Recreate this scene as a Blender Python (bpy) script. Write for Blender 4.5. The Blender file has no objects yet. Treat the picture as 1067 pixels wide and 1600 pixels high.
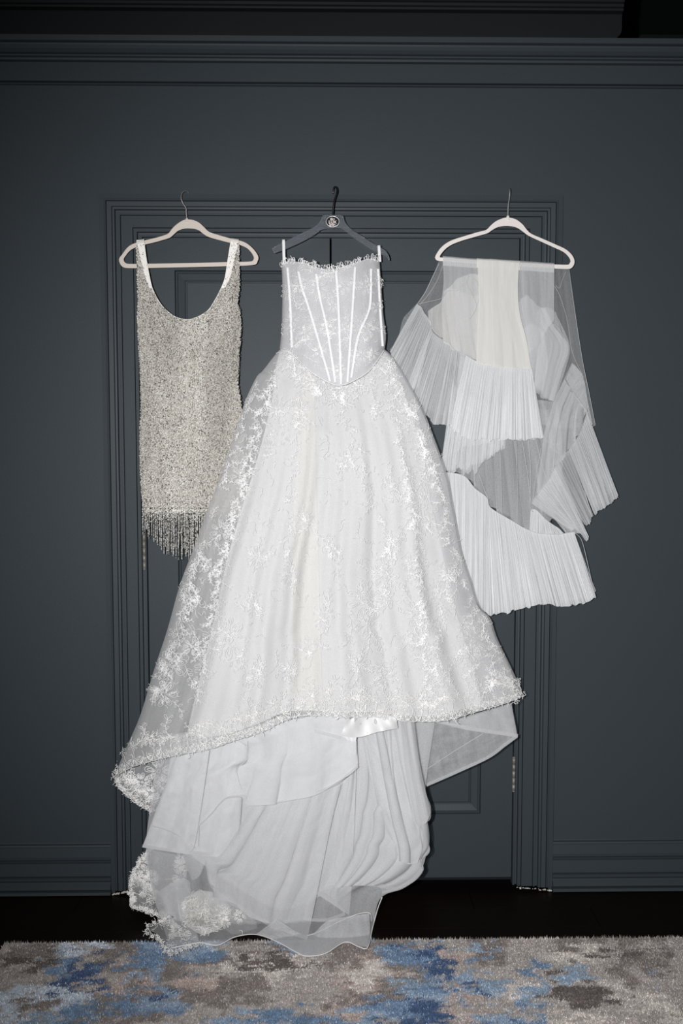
import bpy, math, random
import numpy as np
from mathutils import Vector, Matrix
random.seed(7); rng = np.random.default_rng(7)
PI = math.pi

# ------------------------------------------------------------------ camera
F_PX = 1556.0
CAM_H, CAM_D, PITCH, YAW, ROLL = 1.4138, 3.0157, 0.0747, 0.0171, -0.0002
_fw = np.array([math.sin(YAW)*math.cos(PITCH), math.cos(YAW)*math.cos(PITCH), -math.sin(PITCH)])
_r0 = np.array([math.cos(YAW), -math.sin(YAW), 0.0]); _u0 = np.cross(_r0, _fw)
_rt = _r0*math.cos(ROLL) + _u0*math.sin(ROLL); _up = -_r0*math.sin(ROLL) + _u0*math.cos(ROLL)
CAM = np.array([0.0, -CAM_D, CAM_H])
cd = bpy.data.cameras.new('camera'); cam = bpy.data.objects.new('camera', cd)
bpy.context.scene.collection.objects.link(cam)
cd.sensor_fit = 'VERTICAL'; cd.sensor_height = 24.0; cd.lens = F_PX*24.0/1600.0
M = Matrix(((_rt[0], _up[0], -_fw[0], CAM[0]), (_rt[1], _up[1], -_fw[1], CAM[1]),
            (_rt[2], _up[2], -_fw[2], CAM[2]), (0, 0, 0, 1)))
cam.matrix_world = M
sc = bpy.context.scene; sc.camera = cam

# ------------------------------------------------------------------ world, flash, exposure
w = bpy.data.worlds.new('room_air'); sc.world = w; w.use_nodes = True
w.node_tree.nodes['Background'].inputs[0].default_value = (0.5, 0.55, 0.6, 1)
w.node_tree.nodes['Background'].inputs[1].default_value = 0.02
fl = bpy.data.lights.new('flash', 'SPOT'); flo = bpy.data.objects.new('flash', fl)
sc.collection.objects.link(flo)
fl.energy = 425; fl.shadow_soft_size = 0.02; fl.spot_size = math.radians(86); fl.spot_blend = 1.0
fl.color = (1.0, 0.995, 0.99)
flo.location = (-0.20, -CAM_D-0.02, CAM_H+0.05)
_t = Vector((0.44, 0.0, 1.18)) - Vector(flo.location)
flo.rotation_euler = _t.to_track_quat('-Z', 'Y').to_euler()
am = bpy.data.lights.new('ambient_fill', 'AREA'); amo = bpy.data.objects.new('ambient_fill', am)  # added area lamp for faint ambient fill, not a room fitting
sc.collection.objects.link(amo); am.energy = 5; am.size = 1.6; am.color = (1, 0.96, 0.92)
amo.location = (0, -2.6, 3.3)
vs = sc.view_settings
vs.view_transform = 'Standard'; vs.look = 'None'; vs.gamma = 1.0; vs.use_curve_mapping = False
vs.exposure = 0.0
sc.cycles.transparent_max_bounces = 32
sc.cycles.max_bounces = 8; sc.cycles.diffuse_bounces = 3

# ------------------------------------------------------------------ helpers
def at(px, py, d=0.0):
    """points seen at pixel (px,py) standing d metres in front of the wall plane"""
    px = np.asarray(px, float); py = np.asarray(py, float); d = np.asarray(d, float)
    px, py, d = np.broadcast_arrays(px, py, d)
    dr = _fw + _rt*((px-533.5)/F_PX)[..., None] - _up*((py-800)/F_PX)[..., None]
    t = (CAM_D-d)/dr[..., 1]
    return CAM + dr*t[..., None]
def pt(px, py, d=0.0): return tuple(float(c) for c in at(px, py, d))
def floor_d(px, py, z=0.0):
    px = np.asarray(px, float); py = np.asarray(py, float)
    px, py = np.broadcast_arrays(px, py)
    dr = _fw + _rt*((px-533.5)/F_PX)[..., None] - _up*((py-800)/F_PX)[..., None]
    tt = np.where(dr[..., 2] < -1e-3, (z-CAM_H)/np.minimum(dr[..., 2], -1e-3), 1e3)
    return -(-CAM_D + dr[..., 1]*tt)
def zat(py, px=533, d=0.0): return pt(px, py, d)[2]
def xat(px, py=850, d=0.0): return pt(px, py, d)[0]

ROOTS = {}
def tag(o, label=None, cat=None, group=None, kind=None):
    if label: o['label'] = label
    if cat: o['category'] = cat
    if group: o['group'] = group
    if kind: o['kind'] = kind
    return o
def empty(name, loc, label=None, cat=None, group=None, kind=None):
    o = bpy.data.objects.new(name, None); sc.collection.objects.link(o); o.location = loc
    o.empty_display_size = 0.05
    ROOTS[o.name] = np.array(loc, float)
    return tag(o, label, cat, group, kind)
def origin_of(o):
    return ROOTS.get(o.name, np.zeros(3)) if o else np.zeros(3)
def link(name, me, mat, parent=None, smooth=False, kind=None, loc=None):
    o = bpy.data.objects.new(name, me); sc.collection.objects.link(o)
    if mat: me.materials.append(mat)
    base = origin_of(parent)
    if loc is None: loc = base.copy()
    loc = np.array(loc, float)
    me.transform(Matrix.Translation(Vector(-loc)))
    o.location = Vector(loc - base)
    if parent: o.parent = parent
    ROOTS[o.name] = loc
    if smooth and len(me.polygons): me.polygons.foreach_set('use_smooth', [True]*len(me.polygons))
    if kind: o['kind'] = kind
    return o
def mesh_np(name, V, Fc, uv=None, col=None):
    V = np.ascontiguousarray(V, np.float32); Fc = np.ascontiguousarray(Fc, np.int32)
    me = bpy.data.meshes.new(name); n, k = Fc.shape
    me.vertices.add(len(V)); me.vertices.foreach_set('co', V.ravel())
    me.loops.add(n*k); me.loops.foreach_set('vertex_index', Fc.ravel())
    me.polygons.add(n); me.polygons.foreach_set('loop_start', np.arange(0, n*k, k, dtype=np.int32))
    me.polygons.foreach_set('loop_total', np.full(n, k, np.int32))
    if uv is not None:
        l = me.uv_layers.new(name='UVMap'); l.data.foreach_set('uv', np.asarray(uv, np.float32)[Fc.ravel()].ravel())
    if col is not None:
        a = me.color_attributes.new('col', 'FLOAT_COLOR', 'POINT')
        c = np.ones((len(V), 4), np.float32); c[:, :3] = col; a.data.foreach_set('color', c.ravel())
    me.update(calc_edges=True); me.validate()
    return me
def grid_faces(nv, nu):
    i = np.arange((nv-1)*(nu-1)); r, c = i//(nu-1), i % (nu-1); a = r*nu+c
    return np.stack([a, a+nu, a+nu+1, a+1], 1)
class MB:
    """collects shapes into one mesh"""
    def __init__(s): s.v = []; s.f = []
    def add(s, V, Fs):
        b = len(s.v); s.v += [tuple(map(float, p)) for p in V]; s.f += [tuple(i+b for i in f) for f in Fs]
    def box(s, a, b):
        x0, y0, z0 = a; x1, y1, z1 = b
        s.add([(x0,y0,z0),(x1,y0,z0),(x1,y1,z0),(x0,y1,z0),(x0,y0,z1),(x1,y0,z1),(x1,y1,z1),(x0,y1,z1)],
              [(0,3,2,1),(4,5,6,7),(0,1,5,4),(1,2,6,5),(2,3,7,6),(3,0,4,7)])
    def tube(s, pts, r, n=8, caps=True):
        P = [Vector(p) for p in pts]; m = len(P); rr = r if hasattr(r, '__len__') else [r]*m
        up = Vector((0, 0, 1)); V = []; Fs = []; prev = None
        for i, p in enumerate(P):
            t = (P[min(i+1, m-1)]-P[max(i-1, 0)]).normalized()
            if prev is None:
                a = t.cross(Vector((0, 1, 0)));  a = t.cross(up) if a.length < 1e-3 else a
            else: a = prev - t*prev.dot(t)
            a.normalize(); prev = a; b = t.cross(a)
            for k in range(n):
                q = 2*PI*k/n; V.append(p + (a*math.cos(q)+b*math.sin(q))*rr[i])
        for i in range(m-1):
            for k in range(n):
                Fs.append((i*n+k, i*n+(k+1) % n, (i+1)*n+(k+1) % n, (i+1)*n+k))
        if caps: Fs.append(tuple(range(n))[::-1]); Fs.append(tuple((m-1)*n+k for k in range(n)))
        s.add(V, Fs)
    def build(s, name, mat, parent=None, smooth=False, kind=None, loc=None, bevel=0):
        me = bpy.data.meshes.new(name); me.from_pydata(s.v, [], s.f); me.update()
        o = link(name, me, mat, parent, smooth, kind, loc)
        if bevel:
            m = o.modifiers.new('bevel', 'BEVEL'); m.width = bevel; m.segments = 2; m.limit_method = 'ANGLE'
        return o
def curve(pts, n, smooth=True):
    """resample a polyline (any dimension) to n points by arc length, optionally Catmull-Rom smoothed"""
    P = np.array(pts, float)
    if smooth and len(P) > 2:
        Q = np.vstack([2*P[0]-P[1], P, 2*P[-1]-P[-2]]); out = []
        for i in range(1, len(Q)-2):
            a, b, c, d = Q[i-1:i+3]
            for t in np.linspace(0, 1, 12, endpoint=False):
                out.append(0.5*((2*b)+(c-a)*t+(2*a-5*b+4*c-d)*t*t+(3*b-a-3*c+d)*t**3))
        out.append(P[-1]); P = np.array(out)
    s = np.r_[0, np.cumsum(np.linalg.norm(np.diff(P[:, :2], axis=0), axis=1)+1e-9)]
    q = np.linspace(0, s[-1], n)
    return np.stack([np.interp(q, s, P[:, k]) for k in range(P.shape[1])], 1)
_G = rng.random((256, 256))
def vnoise(x, y):
    x = np.asarray(x, float); y = np.asarray(y, float)
    xi = np.floor(x).astype(int); yi = np.floor(y).astype(int); fx = x-xi; fy = y-yi
    fx = fx*fx*(3-2*fx); fy = fy*fy*(3-2*fy)
    g = lambda a, b: _G[a % 256, b % 256]
    return (g(xi, yi)*(1-fx)+g(xi+1, yi)*fx)*(1-fy)+(g(xi, yi+1)*(1-fx)+g(xi+1, yi+1)*fx)*fy
def fbm(x, y, o=3):
    s = 0; a = 1; t = 0
    for k in range(o): s = s+a*vnoise(x*2**k+17*k, y*2**k+31*k); t += a; a *= .5
    return s/t

# ------------------------------------------------------------------ materials
def S(c):  # 0-255 display colour -> linear
    return tuple(((v/255/12.92) if v/255 <= 0.04045 else ((v/255+0.055)/1.055)**2.4) for v in c)
def newmat(name):
    m = bpy.data.materials.new(name); m.use_nodes = True; n = m.node_tree; n.nodes.clear()
    out = n.nodes.new('ShaderNodeOutputMaterial'); return m, n, out
def principled(name, col, rough=0.5, metal=0.0, spec=0.5, bump=0.0, bscale=200, var=0.0, vscale=3.0, trans=0.0, attr=None, stretch=None):
    m, n, out = newmat(name)
    b = n.nodes.new('ShaderNodeBsdfPrincipled'); n.links.new(b.outputs[0], out.inputs[0])
    b.inputs['Base Color'].default_value = (*col, 1); b.inputs['Roughness'].default_value = rough
    b.inputs['Metallic'].default_value = metal; b.inputs['Specular IOR Level'].default_value = spec
    b.inputs['Transmission Weight'].default_value = trans
    tc = n.nodes.new('ShaderNodeTexCoord'); src = tc.outputs['Object']
    if stretch:
        mp = n.nodes.new('ShaderNodeMapping'); mp.inputs['Scale'].default_value = stretch
        n.links.new(src, mp.inputs[0]); src = mp.outputs[0]
    cs = None
    if attr:
        at_ = n.nodes.new('ShaderNodeAttribute'); at_.attribute_name = attr; cs = at_.outputs['Color']
        n.links.new(cs, b.inputs['Base Color'])
    if var:
        t = n.nodes.new('ShaderNodeTexNoise'); t.inputs['Scale'].default_value = vscale; t.inputs['Detail'].default_value = 5
        n.links.new(src, t.inputs['Vector'])
        r = n.nodes.new('ShaderNodeMapRange'); r.inputs[3].default_value = 1-var; r.inputs[4].default_value = 1+var
        n.links.new(t.outputs['Fac'], r.inputs[0])
        mx = n.nodes.new('ShaderNodeMix'); mx.data_type = 'RGBA'; mx.blend_type = 'MULTIPLY'; mx.inputs[0].default_value = 1
        if cs: n.links.new(cs, mx.inputs[6])
        else: mx.inputs[6].default_value = (*col, 1)
        n.links.new(r.outputs[0], mx.inputs[7]); n.links.new(mx.outputs[2], b.inputs['Base Color'])
    if bump:
        t = n.nodes.new('ShaderNodeTexNoise'); t.inputs['Scale'].default_value = bscale; t.inputs['Detail'].default_value = 4
        n.links.new(src, t.inputs['Vector'])
        bp = n.nodes.new('ShaderNodeBump'); bp.inputs['Strength'].default_value = bump; bp.inputs['Distance'].default_value = 0.002
        n.links.new(t.outputs['Fac'], bp.inputs['Height']); n.links.new(bp.outputs[0], b.inputs['Normal'])
    return m
def sheer(name, col, alpha, streak=0.0, sx=60, sy=1.5, transl=0.25, grain=0.0, gscale=900):
    """net fabric: part of the light passes straight through; woven streaks run along the cloth's own v direction"""
    m, n, out = newmat(name)
    tr = n.nodes.new('ShaderNodeBsdfTransparent'); df = n.nodes.new('ShaderNodeBsdfDiffuse'); tl = n.nodes.new('ShaderNodeBsdfTranslucent')
    df.inputs[0].default_value = (*col, 1); tl.inputs[0].default_value = (*col, 1)
    m1 = n.nodes.new('ShaderNodeMixShader'); m1.inputs[0].default_value = transl
    n.links.new(df.outputs[0], m1.inputs[1]); n.links.new(tl.outputs[0], m1.inputs[2])
    m2 = n.nodes.new('ShaderNodeMixShader'); n.links.new(tr.outputs[0], m2.inputs[1]); n.links.new(m1.outputs[0], m2.inputs[2])
    m2.inputs[0].default_value = alpha
    src = None
    if streak:
        uv = n.nodes.new('ShaderNodeTexCoord'); mp = n.nodes.new('ShaderNodeMapping'); mp.inputs['Scale'].default_value = (sx, sy, 1)
        n.links.new(uv.outputs['UV'], mp.inputs[0])
        t = n.nodes.new('ShaderNodeTexNoise'); t.inputs['Scale'].default_value = 1; t.inputs['Detail'].default_value = 3
        n.links.new(mp.outputs[0], t.inputs['Vector'])
        r = n.nodes.new('ShaderNodeMapRange'); r.inputs[1].default_value = .28; r.inputs[2].default_value = .72
        r.inputs[3].default_value = max(0, alpha-streak); r.inputs[4].default_value = min(1, alpha+streak)
        n.links.new(t.outputs['Fac'], r.inputs[0]); src = r.outputs[0]
    if grain:
        tc = n.nodes.new('ShaderNodeTexCoord'); t = n.nodes.new('ShaderNodeTexNoise'); t.inputs['Scale'].default_value = gscale
        n.links.new(tc.outputs['Object'], t.inputs['Vector'])
        r = n.nodes.new('ShaderNodeMapRange'); r.inputs[1].default_value = .3; r.inputs[2].default_value = .7
        r.inputs[3].default_value = -grain; r.inputs[4].default_value = grain; n.links.new(t.outputs['Fac'], r.inputs[0])
        a = n.nodes.new('ShaderNodeMath'); a.use_clamp = True
        if src: n.links.new(src, a.inputs[0])
        else: a.inputs[0].default_value = alpha
        n.links.new(r.outputs[0], a.inputs[1]); src = a.outputs[0]
    if src: n.links.new(src, m2.inputs[0])
    n.links.new(m2.outputs[0], out.inputs[0])
    return m
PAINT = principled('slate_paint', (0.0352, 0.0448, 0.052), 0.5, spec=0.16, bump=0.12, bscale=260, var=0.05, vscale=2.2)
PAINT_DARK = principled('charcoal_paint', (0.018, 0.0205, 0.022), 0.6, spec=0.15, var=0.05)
GAP = principled('dark_gap', (0.004, 0.004, 0.004), 0.9, spec=0.0)
PLASTER = principled('room_plaster', (0.10, 0.11, 0.12), 0.8)
WOOD = principled('dark_wood', (0.0052, 0.0028, 0.0018), 0.42, spec=0.12, bump=0.25, bscale=60, var=0.5, vscale=9, stretch=(1.2, 14, 14))
CHIP = principled('bare_plaster_chip', (0.5, 0.47, 0.42), 0.9, bump=0.4, bscale=300)
STEEL = principled('polished_steel', (0.5, 0.5, 0.51), 0.38, metal=0.8)
DARKSTEEL = principled('dark_steel', (0.09, 0.09, 0.095), 0.3, metal=0.9)
HINGE = principled('worn_hinge_metal', (0.20, 0.185, 0.17), 0.5, metal=0.3, var=0.6, vscale=90)
VELVET_L = principled('beige_velvet', (0.60, 0.54, 0.49), 0.9, spec=0.1, bump=0.2, bscale=900)
VELVET_R = principled('ivory_velvet', (0.70, 0.655, 0.635), 0.9, spec=0.1, bump=0.2, bscale=900)
BLACKP = principled('black_enamel', (0.012, 0.012, 0.014), 0.2)
SILVERTXT = principled('silver_print', (0.62, 0.55, 0.52), 0.4, metal=0.3)
def acrylic():
    m, n, out = newmat('clear_acrylic')
    g = n.nodes.new('ShaderNodeBsdfPrincipled'); g.inputs['Base Color'].default_value = (0.55, 0.60, 0.66, 1)
    g.inputs['Roughness'].default_value = 0.12; g.inputs['Transmission Weight'].default_value = 0.86; g.inputs['IOR'].default_value = 1.25
    n.links.new(g.outputs[0], out.inputs[0]); return m
ACRYLIC = acrylic()

# ------------------------------------------------------------------ setting
XL, XR, ZT = -0.6629, 0.7098, 2.13
PXM = 0.00194
Z_LEDGE = zat(56.5, 533, 0.06)
PROF_CASE = [(0,0),(0,11),(7.2,12),(8,17),(10.6,18),(11.2,6),(12.0,17),(19,16),(19.8,10),(20.6,17),(23.4,16),(24.4,5),(27.4,3),
             (28.2,9),(31.2,9),(31.8,0),(32.4,6),(49.6,6),(50.2,-3),(50.9,4),(55.8,4),(56.6,-8),(59.4,-9),(60,-3),(63,-3),(63.4,-30)]
PROF_CASE = [(s*PXM, d*0.001) for s, d in PROF_CASE]
JW = 63.4*PXM
Z_CASE_BOT = 0.014
def casing():
    mb = MB(); n = len(PROF_CASE); rings = []
    for (x, z, sx, sz) in ((XL, Z_CASE_BOT, 1, 0), (XL, ZT, 1, -1), (XR, ZT, -1, -1), (XR, Z_CASE_BOT, -1, 0)):
        rings.append([(x+sx*s, -d, z+sz*s) for s, d in PROF_CASE])
    V = [p for r in rings for p in r]; Fs = []
    for a in range(3):
        for i in range(n-1):
            Fs.append((a*n+i, a*n+i+1, (a+1)*n+i+1, (a+1)*n+i))
    mb.add(V, Fs)
    return mb.build('trim_1', PAINT)
tr1 = casing(); tag(tr1, 'slate blue multi-stepped door casing around the double doors', kind='structure')
mb = MB()
for (xa, xb, yy) in ((175, 203, 1398), (806, 862, 1391)):
    for k in range(40):
        px = xa+(xb-xa)*random.random(); p = pt(px, yy-(6*(px-xa)/(xb-xa) if xa < 300 else -4*(px-xa)/(xb-xa)+4)+random.uniform(-1, 1), 0.018)
        s = random.uniform(.0006, .0015); mb.box((p[0]-s*1.6, p[1]-s, p[2]-s), (p[0]+s*1.6, p[1]+s, p[2]+s))
mb.build('paint_chips', CHIP, tr1, kind='stuff')

WT = 0.12
def wall_piece(name, x0, x1, z0, z1, label):
    mb = MB(); mb.box((x0, 0, z0), (x1, WT, z1)); o = mb.build(name, PAINT); return tag(o, label, kind='structure')
wall = MB()
wall.box((-2.6, 0, 0), (XL+0.01, WT, Z_LEDGE-0.004)); wall.box((XR-0.01, 0, 0), (2.6, WT, Z_LEDGE-0.004)); wall.box((XL+0.01, 0, ZT-0.01), (XR-0.01, WT, Z_LEDGE-0.004))
wb = tag(wall.build('wall_back', PAINT), 'slate blue painted wall around the double doors', kind='structure')
mb = MB(); mb.box((XL, 0.10, 0), (XR, 0.115, ZT)); mb.build('door_recess', GAP, wb)

def extrude_x(name, prof, x0, x1, mat, label):
    """profile of (z, d) from top to bottom, run along x"""
    n = len(prof); V = [(x, -d, z) for x in (x0, x1) for z, d in prof]
    mb = MB(); mb.add(V, [(i, i+n, i+n+1, i+1) for i in range(n-1)]+[tuple(range(n)), tuple(range(2*n-1, n-1, -1))])
    return tag(mb.build(name, mat), label, kind='structure')
zl = Z_LEDGE; k = 0.00197
LED = [(0,-300),(0,60),(7.6,59),(8.4,44),(9.6,50),(12,49),(16,42),(19.6,31),(20.6,17),(21.6,26),(23.2,24),(24.4,14),(25.6,22),(28.6,21),(29.8,4),(31,16),(58,17),(58.3,1),(59.9,1),(60.2,11),(61.2,9),(62,0)]
extrude_x('trim_2', [(zl-s*k, d*.001) for s, d in LED], -2.6, 2.6, PAINT, 'slate blue moulded ledge running along the top of the wall')
BB = [(160,0),(158,1),(157,11),(153,13),(150,2),(146,7),(118,9),(113,17),(111,2),(109,16),(105,15),(102,3),(99,13),(60,14),(57.5,1),(55,18),(46,17),(40,12),(37,15),(30,23),(20,24),(15,17),(13.5,8),(12,24),(3,25),(3,0)]
BBP = [(z*.001, d*.001) for z, d in BB]
extrude_x('baseboard_left', BBP, -2.6, XL, PAINT, 'stepped slate blue baseboard left of the doors')
extrude_x('baseboard_right', BBP, XR, 2.6, PAINT, 'stepped slate blue baseboard right of the doors')

# doors
DX0, DX1 = XL+JW, XR-JW; DZ1 = ZT-JW; DZ0 = 0.036; DMID = xat(516.5, 395, -0.012); DF = 0.012
def rect_frame(mb, x0, x1, z0, z1, prof):
    n = len(prof); rings = [[(x+sx*s, DF-d, z+sz*s) for s, d in prof] for x, z, sx, sz in ((x0,z0,1,1),(x0,z1,1,-1),(x1,z1,-1,-1),(x1,z0,-1,1))]
    V = [p for r in rings for p in r]; Fs = []
    for a in range(4):
        b = (a+1) % 4
        for i in range(n-1): Fs.append((a*n+i, a*n+i+1, b*n+i+1, b*n+i))
    mb.add(V, Fs)
def door(name, x0, x1, label, px0, px1):
    t = empty(name, ((x0+x1)/2, DF+.02, DZ0), label, kind='structure')
    zt, zb = zat(423, 600, -.01), zat(1272, 740, -.01)
    xa, xb = px0, px1
    mb = MB(); rows = [(x0, xa, DZ0, DZ1), (xb, x1, DZ0, DZ1), (xa, xb, DZ0, zb), (xa, xb, zt, DZ1)]
    for a, b, c, d in rows: mb.box((a, DF, c), (b, DF+0.04, d))
    mb.build('door_leaf', PAINT, t)
    mb = MB(); rect_frame(mb, xa, xb, zb, zt, [(0,0),(.001,-.007),(.003,-.001),(.008,.000),(.010,-.004),(.027,-.011),(.030,-.013),(.032,-.009),(.036,-.009)])
    mb.build('panel_moulding', PAINT, t)
    mb = MB(); mb.box((xa+.035, DF+.009, zb+.035), (xb-.035, DF+.02, zt-.035)); mb.build('door_panel', PAINT, t)
    return t
pL0, pL1 = xat(273, 600, -.01), xat(462, 600, -.01); pR0, pR1 = xat(572, 1250, -.01), xat(751, 1250, -.01)
pL0 = xat(276, 700, -.01)
dl = door('door_1', DX0+.002, DMID-.003, 'left leaf of the slate blue panelled double doors', pL0, DMID-.11)
dr_ = door('door_2', DMID+.003, DX1-.002, 'right leaf of the slate blue panelled double doors', DMID+.11, pR1)
def hinge(par, px, y0, y1, d=.0):
    mb = MB(); a = pt(px, y0, d); b = pt(px, y1, d); m = 5
    for i in range(m):
        z0 = a[2]+(b[2]-a[2])*i/m; z1 = a[2]+(b[2]-a[2])*(i+.97)/m
        mb.tube([(a[0], a[1], z0), (a[0], a[1], z1)], .0052, 10)
    h = mb.build('hinge', HINGE, par, True); h['label'] = 'worn bare metal door hinge'
    mb = MB(); mb.tube([(a[0], a[1], a[2]+.004), (a[0], a[1], a[2]+.001), (a[0], a[1], a[2]-.001)], [.003, .006, .006], 10)
    mb.tube([(a[0], a[1], b[2]+.001), (a[0], a[1], b[2]-.003)], [.006, .003], 10); mb.build('hinge_pin', HINGE, h, True)
hinge(dl, 224.8, 834, 889); hinge(dr_, 803, 1184, 1236); hinge(dr_, 815.5, 480, 530); hinge(dl, 221, 480, 530)

# floor with planks
fl_ = MB(); fl_.box((-2.6, -5.2, -0.06), (2.6, 0.1, -0.0125)); floor = tag(fl_.build('floor', GAP), 'very dark wooden plank floor', kind='structure')
def plank_mesh(L, W):
    mb = MB(); mb.box((0, 0, -0.012), (L, W, 0)); me = bpy.data.meshes.new('plank'); me.from_pydata(mb.v, [], mb.f); me.materials.append(WOOD); return me
PM = plank_mesh(1.198, 0.1185); row = 0; y = -0.12
while y > -5.1:
    x = -2.6+[-.55, -.2, -.9, -.05][row % 4]
    while x < 2.6:
        o = bpy.data.objects.new('plank', PM); sc.collection.objects.link(o); o.parent = floor
        x0 = x; sx = 1.0
        if x0 < -2.6: sx = (x+1.198+2.6)/1.198; x0 = -2.6
        if x0+1.198*sx > 2.6: sx = (2.6-x0)/1.198
        o.location = Vector((x0, y, random.uniform(-.0004, .0))) - floor.location; o.scale.x = sx
        x += 1.2
    y -= .12; row += 1

# room around (out of frame), upper recess above the ledge
def slab(name, a, b, mat, label):
    mb = MB(); mb.box(a, b); return tag(mb.build(name, mat), label, kind='structure')
ZC = 3.5
slab('ceiling', (-2.7, -5.3, ZC), (2.7, 2.4, ZC+.1), PAINT_DARK, 'dark ceiling above the ledge')
slab('wall_left', (-2.7, -5.3, -.06), (-2.6, 2.4, ZC), PLASTER, 'side wall of the room left of the frame')
slab('wall_right', (2.6, -5.3, -.06), (2.7, 2.4, ZC), PLASTER, 'side wall of the room right of the frame')
slab('wall_front', (-2.7, -5.3, -.06), (2.7, -5.2, ZC), PLASTER, 'wall behind the photographer')
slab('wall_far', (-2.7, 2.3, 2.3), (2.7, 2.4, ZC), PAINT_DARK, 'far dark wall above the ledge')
# bulkhead above and behind the ledge, ends at right with a rounded lower corner
BD = -0.55
bx1 = xat(971.5, 40, BD); bz0 = zat(56, 950, BD)-.2; bzc = zat(57, 950, BD); bt = zat(12, 800, BD)
mb = MB(); o1 = []
R_ = .03
o1 = [(-2.6, bz0), (bx1-.015, bz0), (bx1-.015, bzc-.005)]+[(bx1-R_*.5+R_*.5*math.sin(a), bzc+R_-R_*math.cos(a)) for a in np.linspace(0, PI/2, 8)]+[(bx1, ZC), (-2.6, ZC)]
n = len(o1); mb.add([(x, -BD, z) for x, z in o1]+[(x, -BD+.5, z) for x, z in o1], [tuple(range(n)), tuple(range(2*n-1, n-1, -1))]+[(i, (i+1) % n, (i+1) % n+n, i+n) for i in range(n)])
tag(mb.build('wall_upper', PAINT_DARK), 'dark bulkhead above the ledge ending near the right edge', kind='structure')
CR = [(-.02, 0), (-.02, .03), (-.014, .032), (-.013, .018), (-.008, .034), (0, .036), (.001, .02), (.006, .04), (.02, .05), (.05, .09), (.09, .1), (.09, 0)]
mb = MB(); n = len(CR)
V = [(x-(0 if x < 0 else .004), -BD-d, bt+zz) for x in (-2.6, bx1) for zz, d in CR]
mb.add(V, [(i, i+n, i+n+1, i+1) for i in range(n-1)]+[tuple(range(n)), tuple(range(2*n-1, n-1, -1))])
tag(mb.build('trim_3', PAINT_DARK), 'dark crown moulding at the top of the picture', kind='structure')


# ------------------------------------------------------------------ rug
def fl_w(px, py):
    d = float(floor_d(px, py, 0.014)); return pt(px, py, d)
RUG_X0, RUG_Y1 = fl_w(9, 1468)[0], fl_w(540, 1466.5)[1]
RUG_X1, RUG_Y0 = 2.35, -2.15
BEIGE, LBEIGE, BROWN, DBROWN = S((182,175,171)), S((214,207,202)), S((146,138,134)), S((116,108,105))
ICE, SKY, BLUE, NAVY, PINK = S((206,214,226)), S((156,174,194)), S((126,149,176)), S((84,104,138)), S((190,174,168))
BL = [(45,1488,45,22,BROWN),(40,1500,30,10,DBROWN),(118,1476,40,9,ICE),(105,1500,26,12,SKY),(178,1480,26,14,BROWN),(180,1496,20,7,BEIGE),(275,1488,80,26,BLUE),(300,1478,70,9,SKY),(112,1530,30,40,NAVY),
 (100,1505,28,9,BLUE),(95,1560,40,16,ICE),(105,1585,32,18,BLUE),(265,1506,18,11,BROWN),(182,1536,44,16,PINK),(215,1522,20,10,SKY),(215,1568,80,22,BLUE),(185,1562,32,9,BROWN),(262,1560,42,12,SKY),(258,1553,12,5,NAVY),
 (435,1515,92,30,LBEIGE),(500,1530,50,32,BEIGE),(440,1496,34,9,DBROWN),(402,1500,18,6,DBROWN),(345,1545,66,26,BROWN),(310,1528,24,14,PINK),(340,1520,16,16,BEIGE),(430,1592,90,13,BLUE),(360,1590,22,14,SKY),
 (30,1560,42,30,ICE),(48,1568,18,14,BROWN),(60,1595,40,10,SKY),(10,1530,20,16,BEIGE),(325,1480,12,8,ICE),(390,1478,40,8,BEIGE),(470,1478,36,7,SKY),(150,1592,22,9,BROWN),(160,1520,14,14,BEIGE),
 (572,1522,50,32,PINK),(572,1522,36,22,LBEIGE),(655,1490,62,20,BLUE),(602,1484,16,10,SKY),(672,1482,36,9,NAVY),(672,1550,42,28,SKY),(655,1585,78,26,NAVY),(610,1578,40,14,BLUE),(560,1590,42,14,SKY),(680,1530,30,14,BLUE),
 (690,1510,12,30,NAVY),(540,1578,30,9,PINK),(750,1540,36,18,SKY),(760,1550,14,6,NAVY),(840,1552,24,24,SKY),(852,1575,14,10,BLUE),(747,1474,26,7,SKY),(764,1500,16,8,BLUE),(782,1588,24,16,SKY),(780,1590,10,5,NAVY),
 (812,1545,14,14,LBEIGE),(712,1496,22,9,PINK),(900,1492,56,12,LBEIGE),(985,1548,16,22,LBEIGE),(1030,1566,19,26,LBEIGE),(966,1594,18,8,LBEIGE),(908,1590,26,12,LBEIGE),(1005,1482,30,8,BEIGE),(850,1488,14,8,BEIGE),
 (905,1545,46,20,DBROWN),(905,1515,32,7,SKY),(838,1515,16,8,BLUE),(940,1526,12,8,BEIGE),(1035,1518,10,8,SKY),(1060,1520,14,30,BEIGE),(960,1490,30,9,DBROWN),(790,1520,20,7,BEIGE),(730,1575,16,26,PINK),(880,1572,20,9,BEIGE)]
BW = []
for px, py, rx, ry, c in BL:
    a = fl_w(px, py); b = fl_w(px+rx, py); c0 = fl_w(px, py-ry*.7); c1 = fl_w(px, py+ry*.7)
    BW.append((a[0], a[1], abs(b[0]-a[0]), abs(c0[1]-c1[1])/1.4, np.array(c)))
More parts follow.
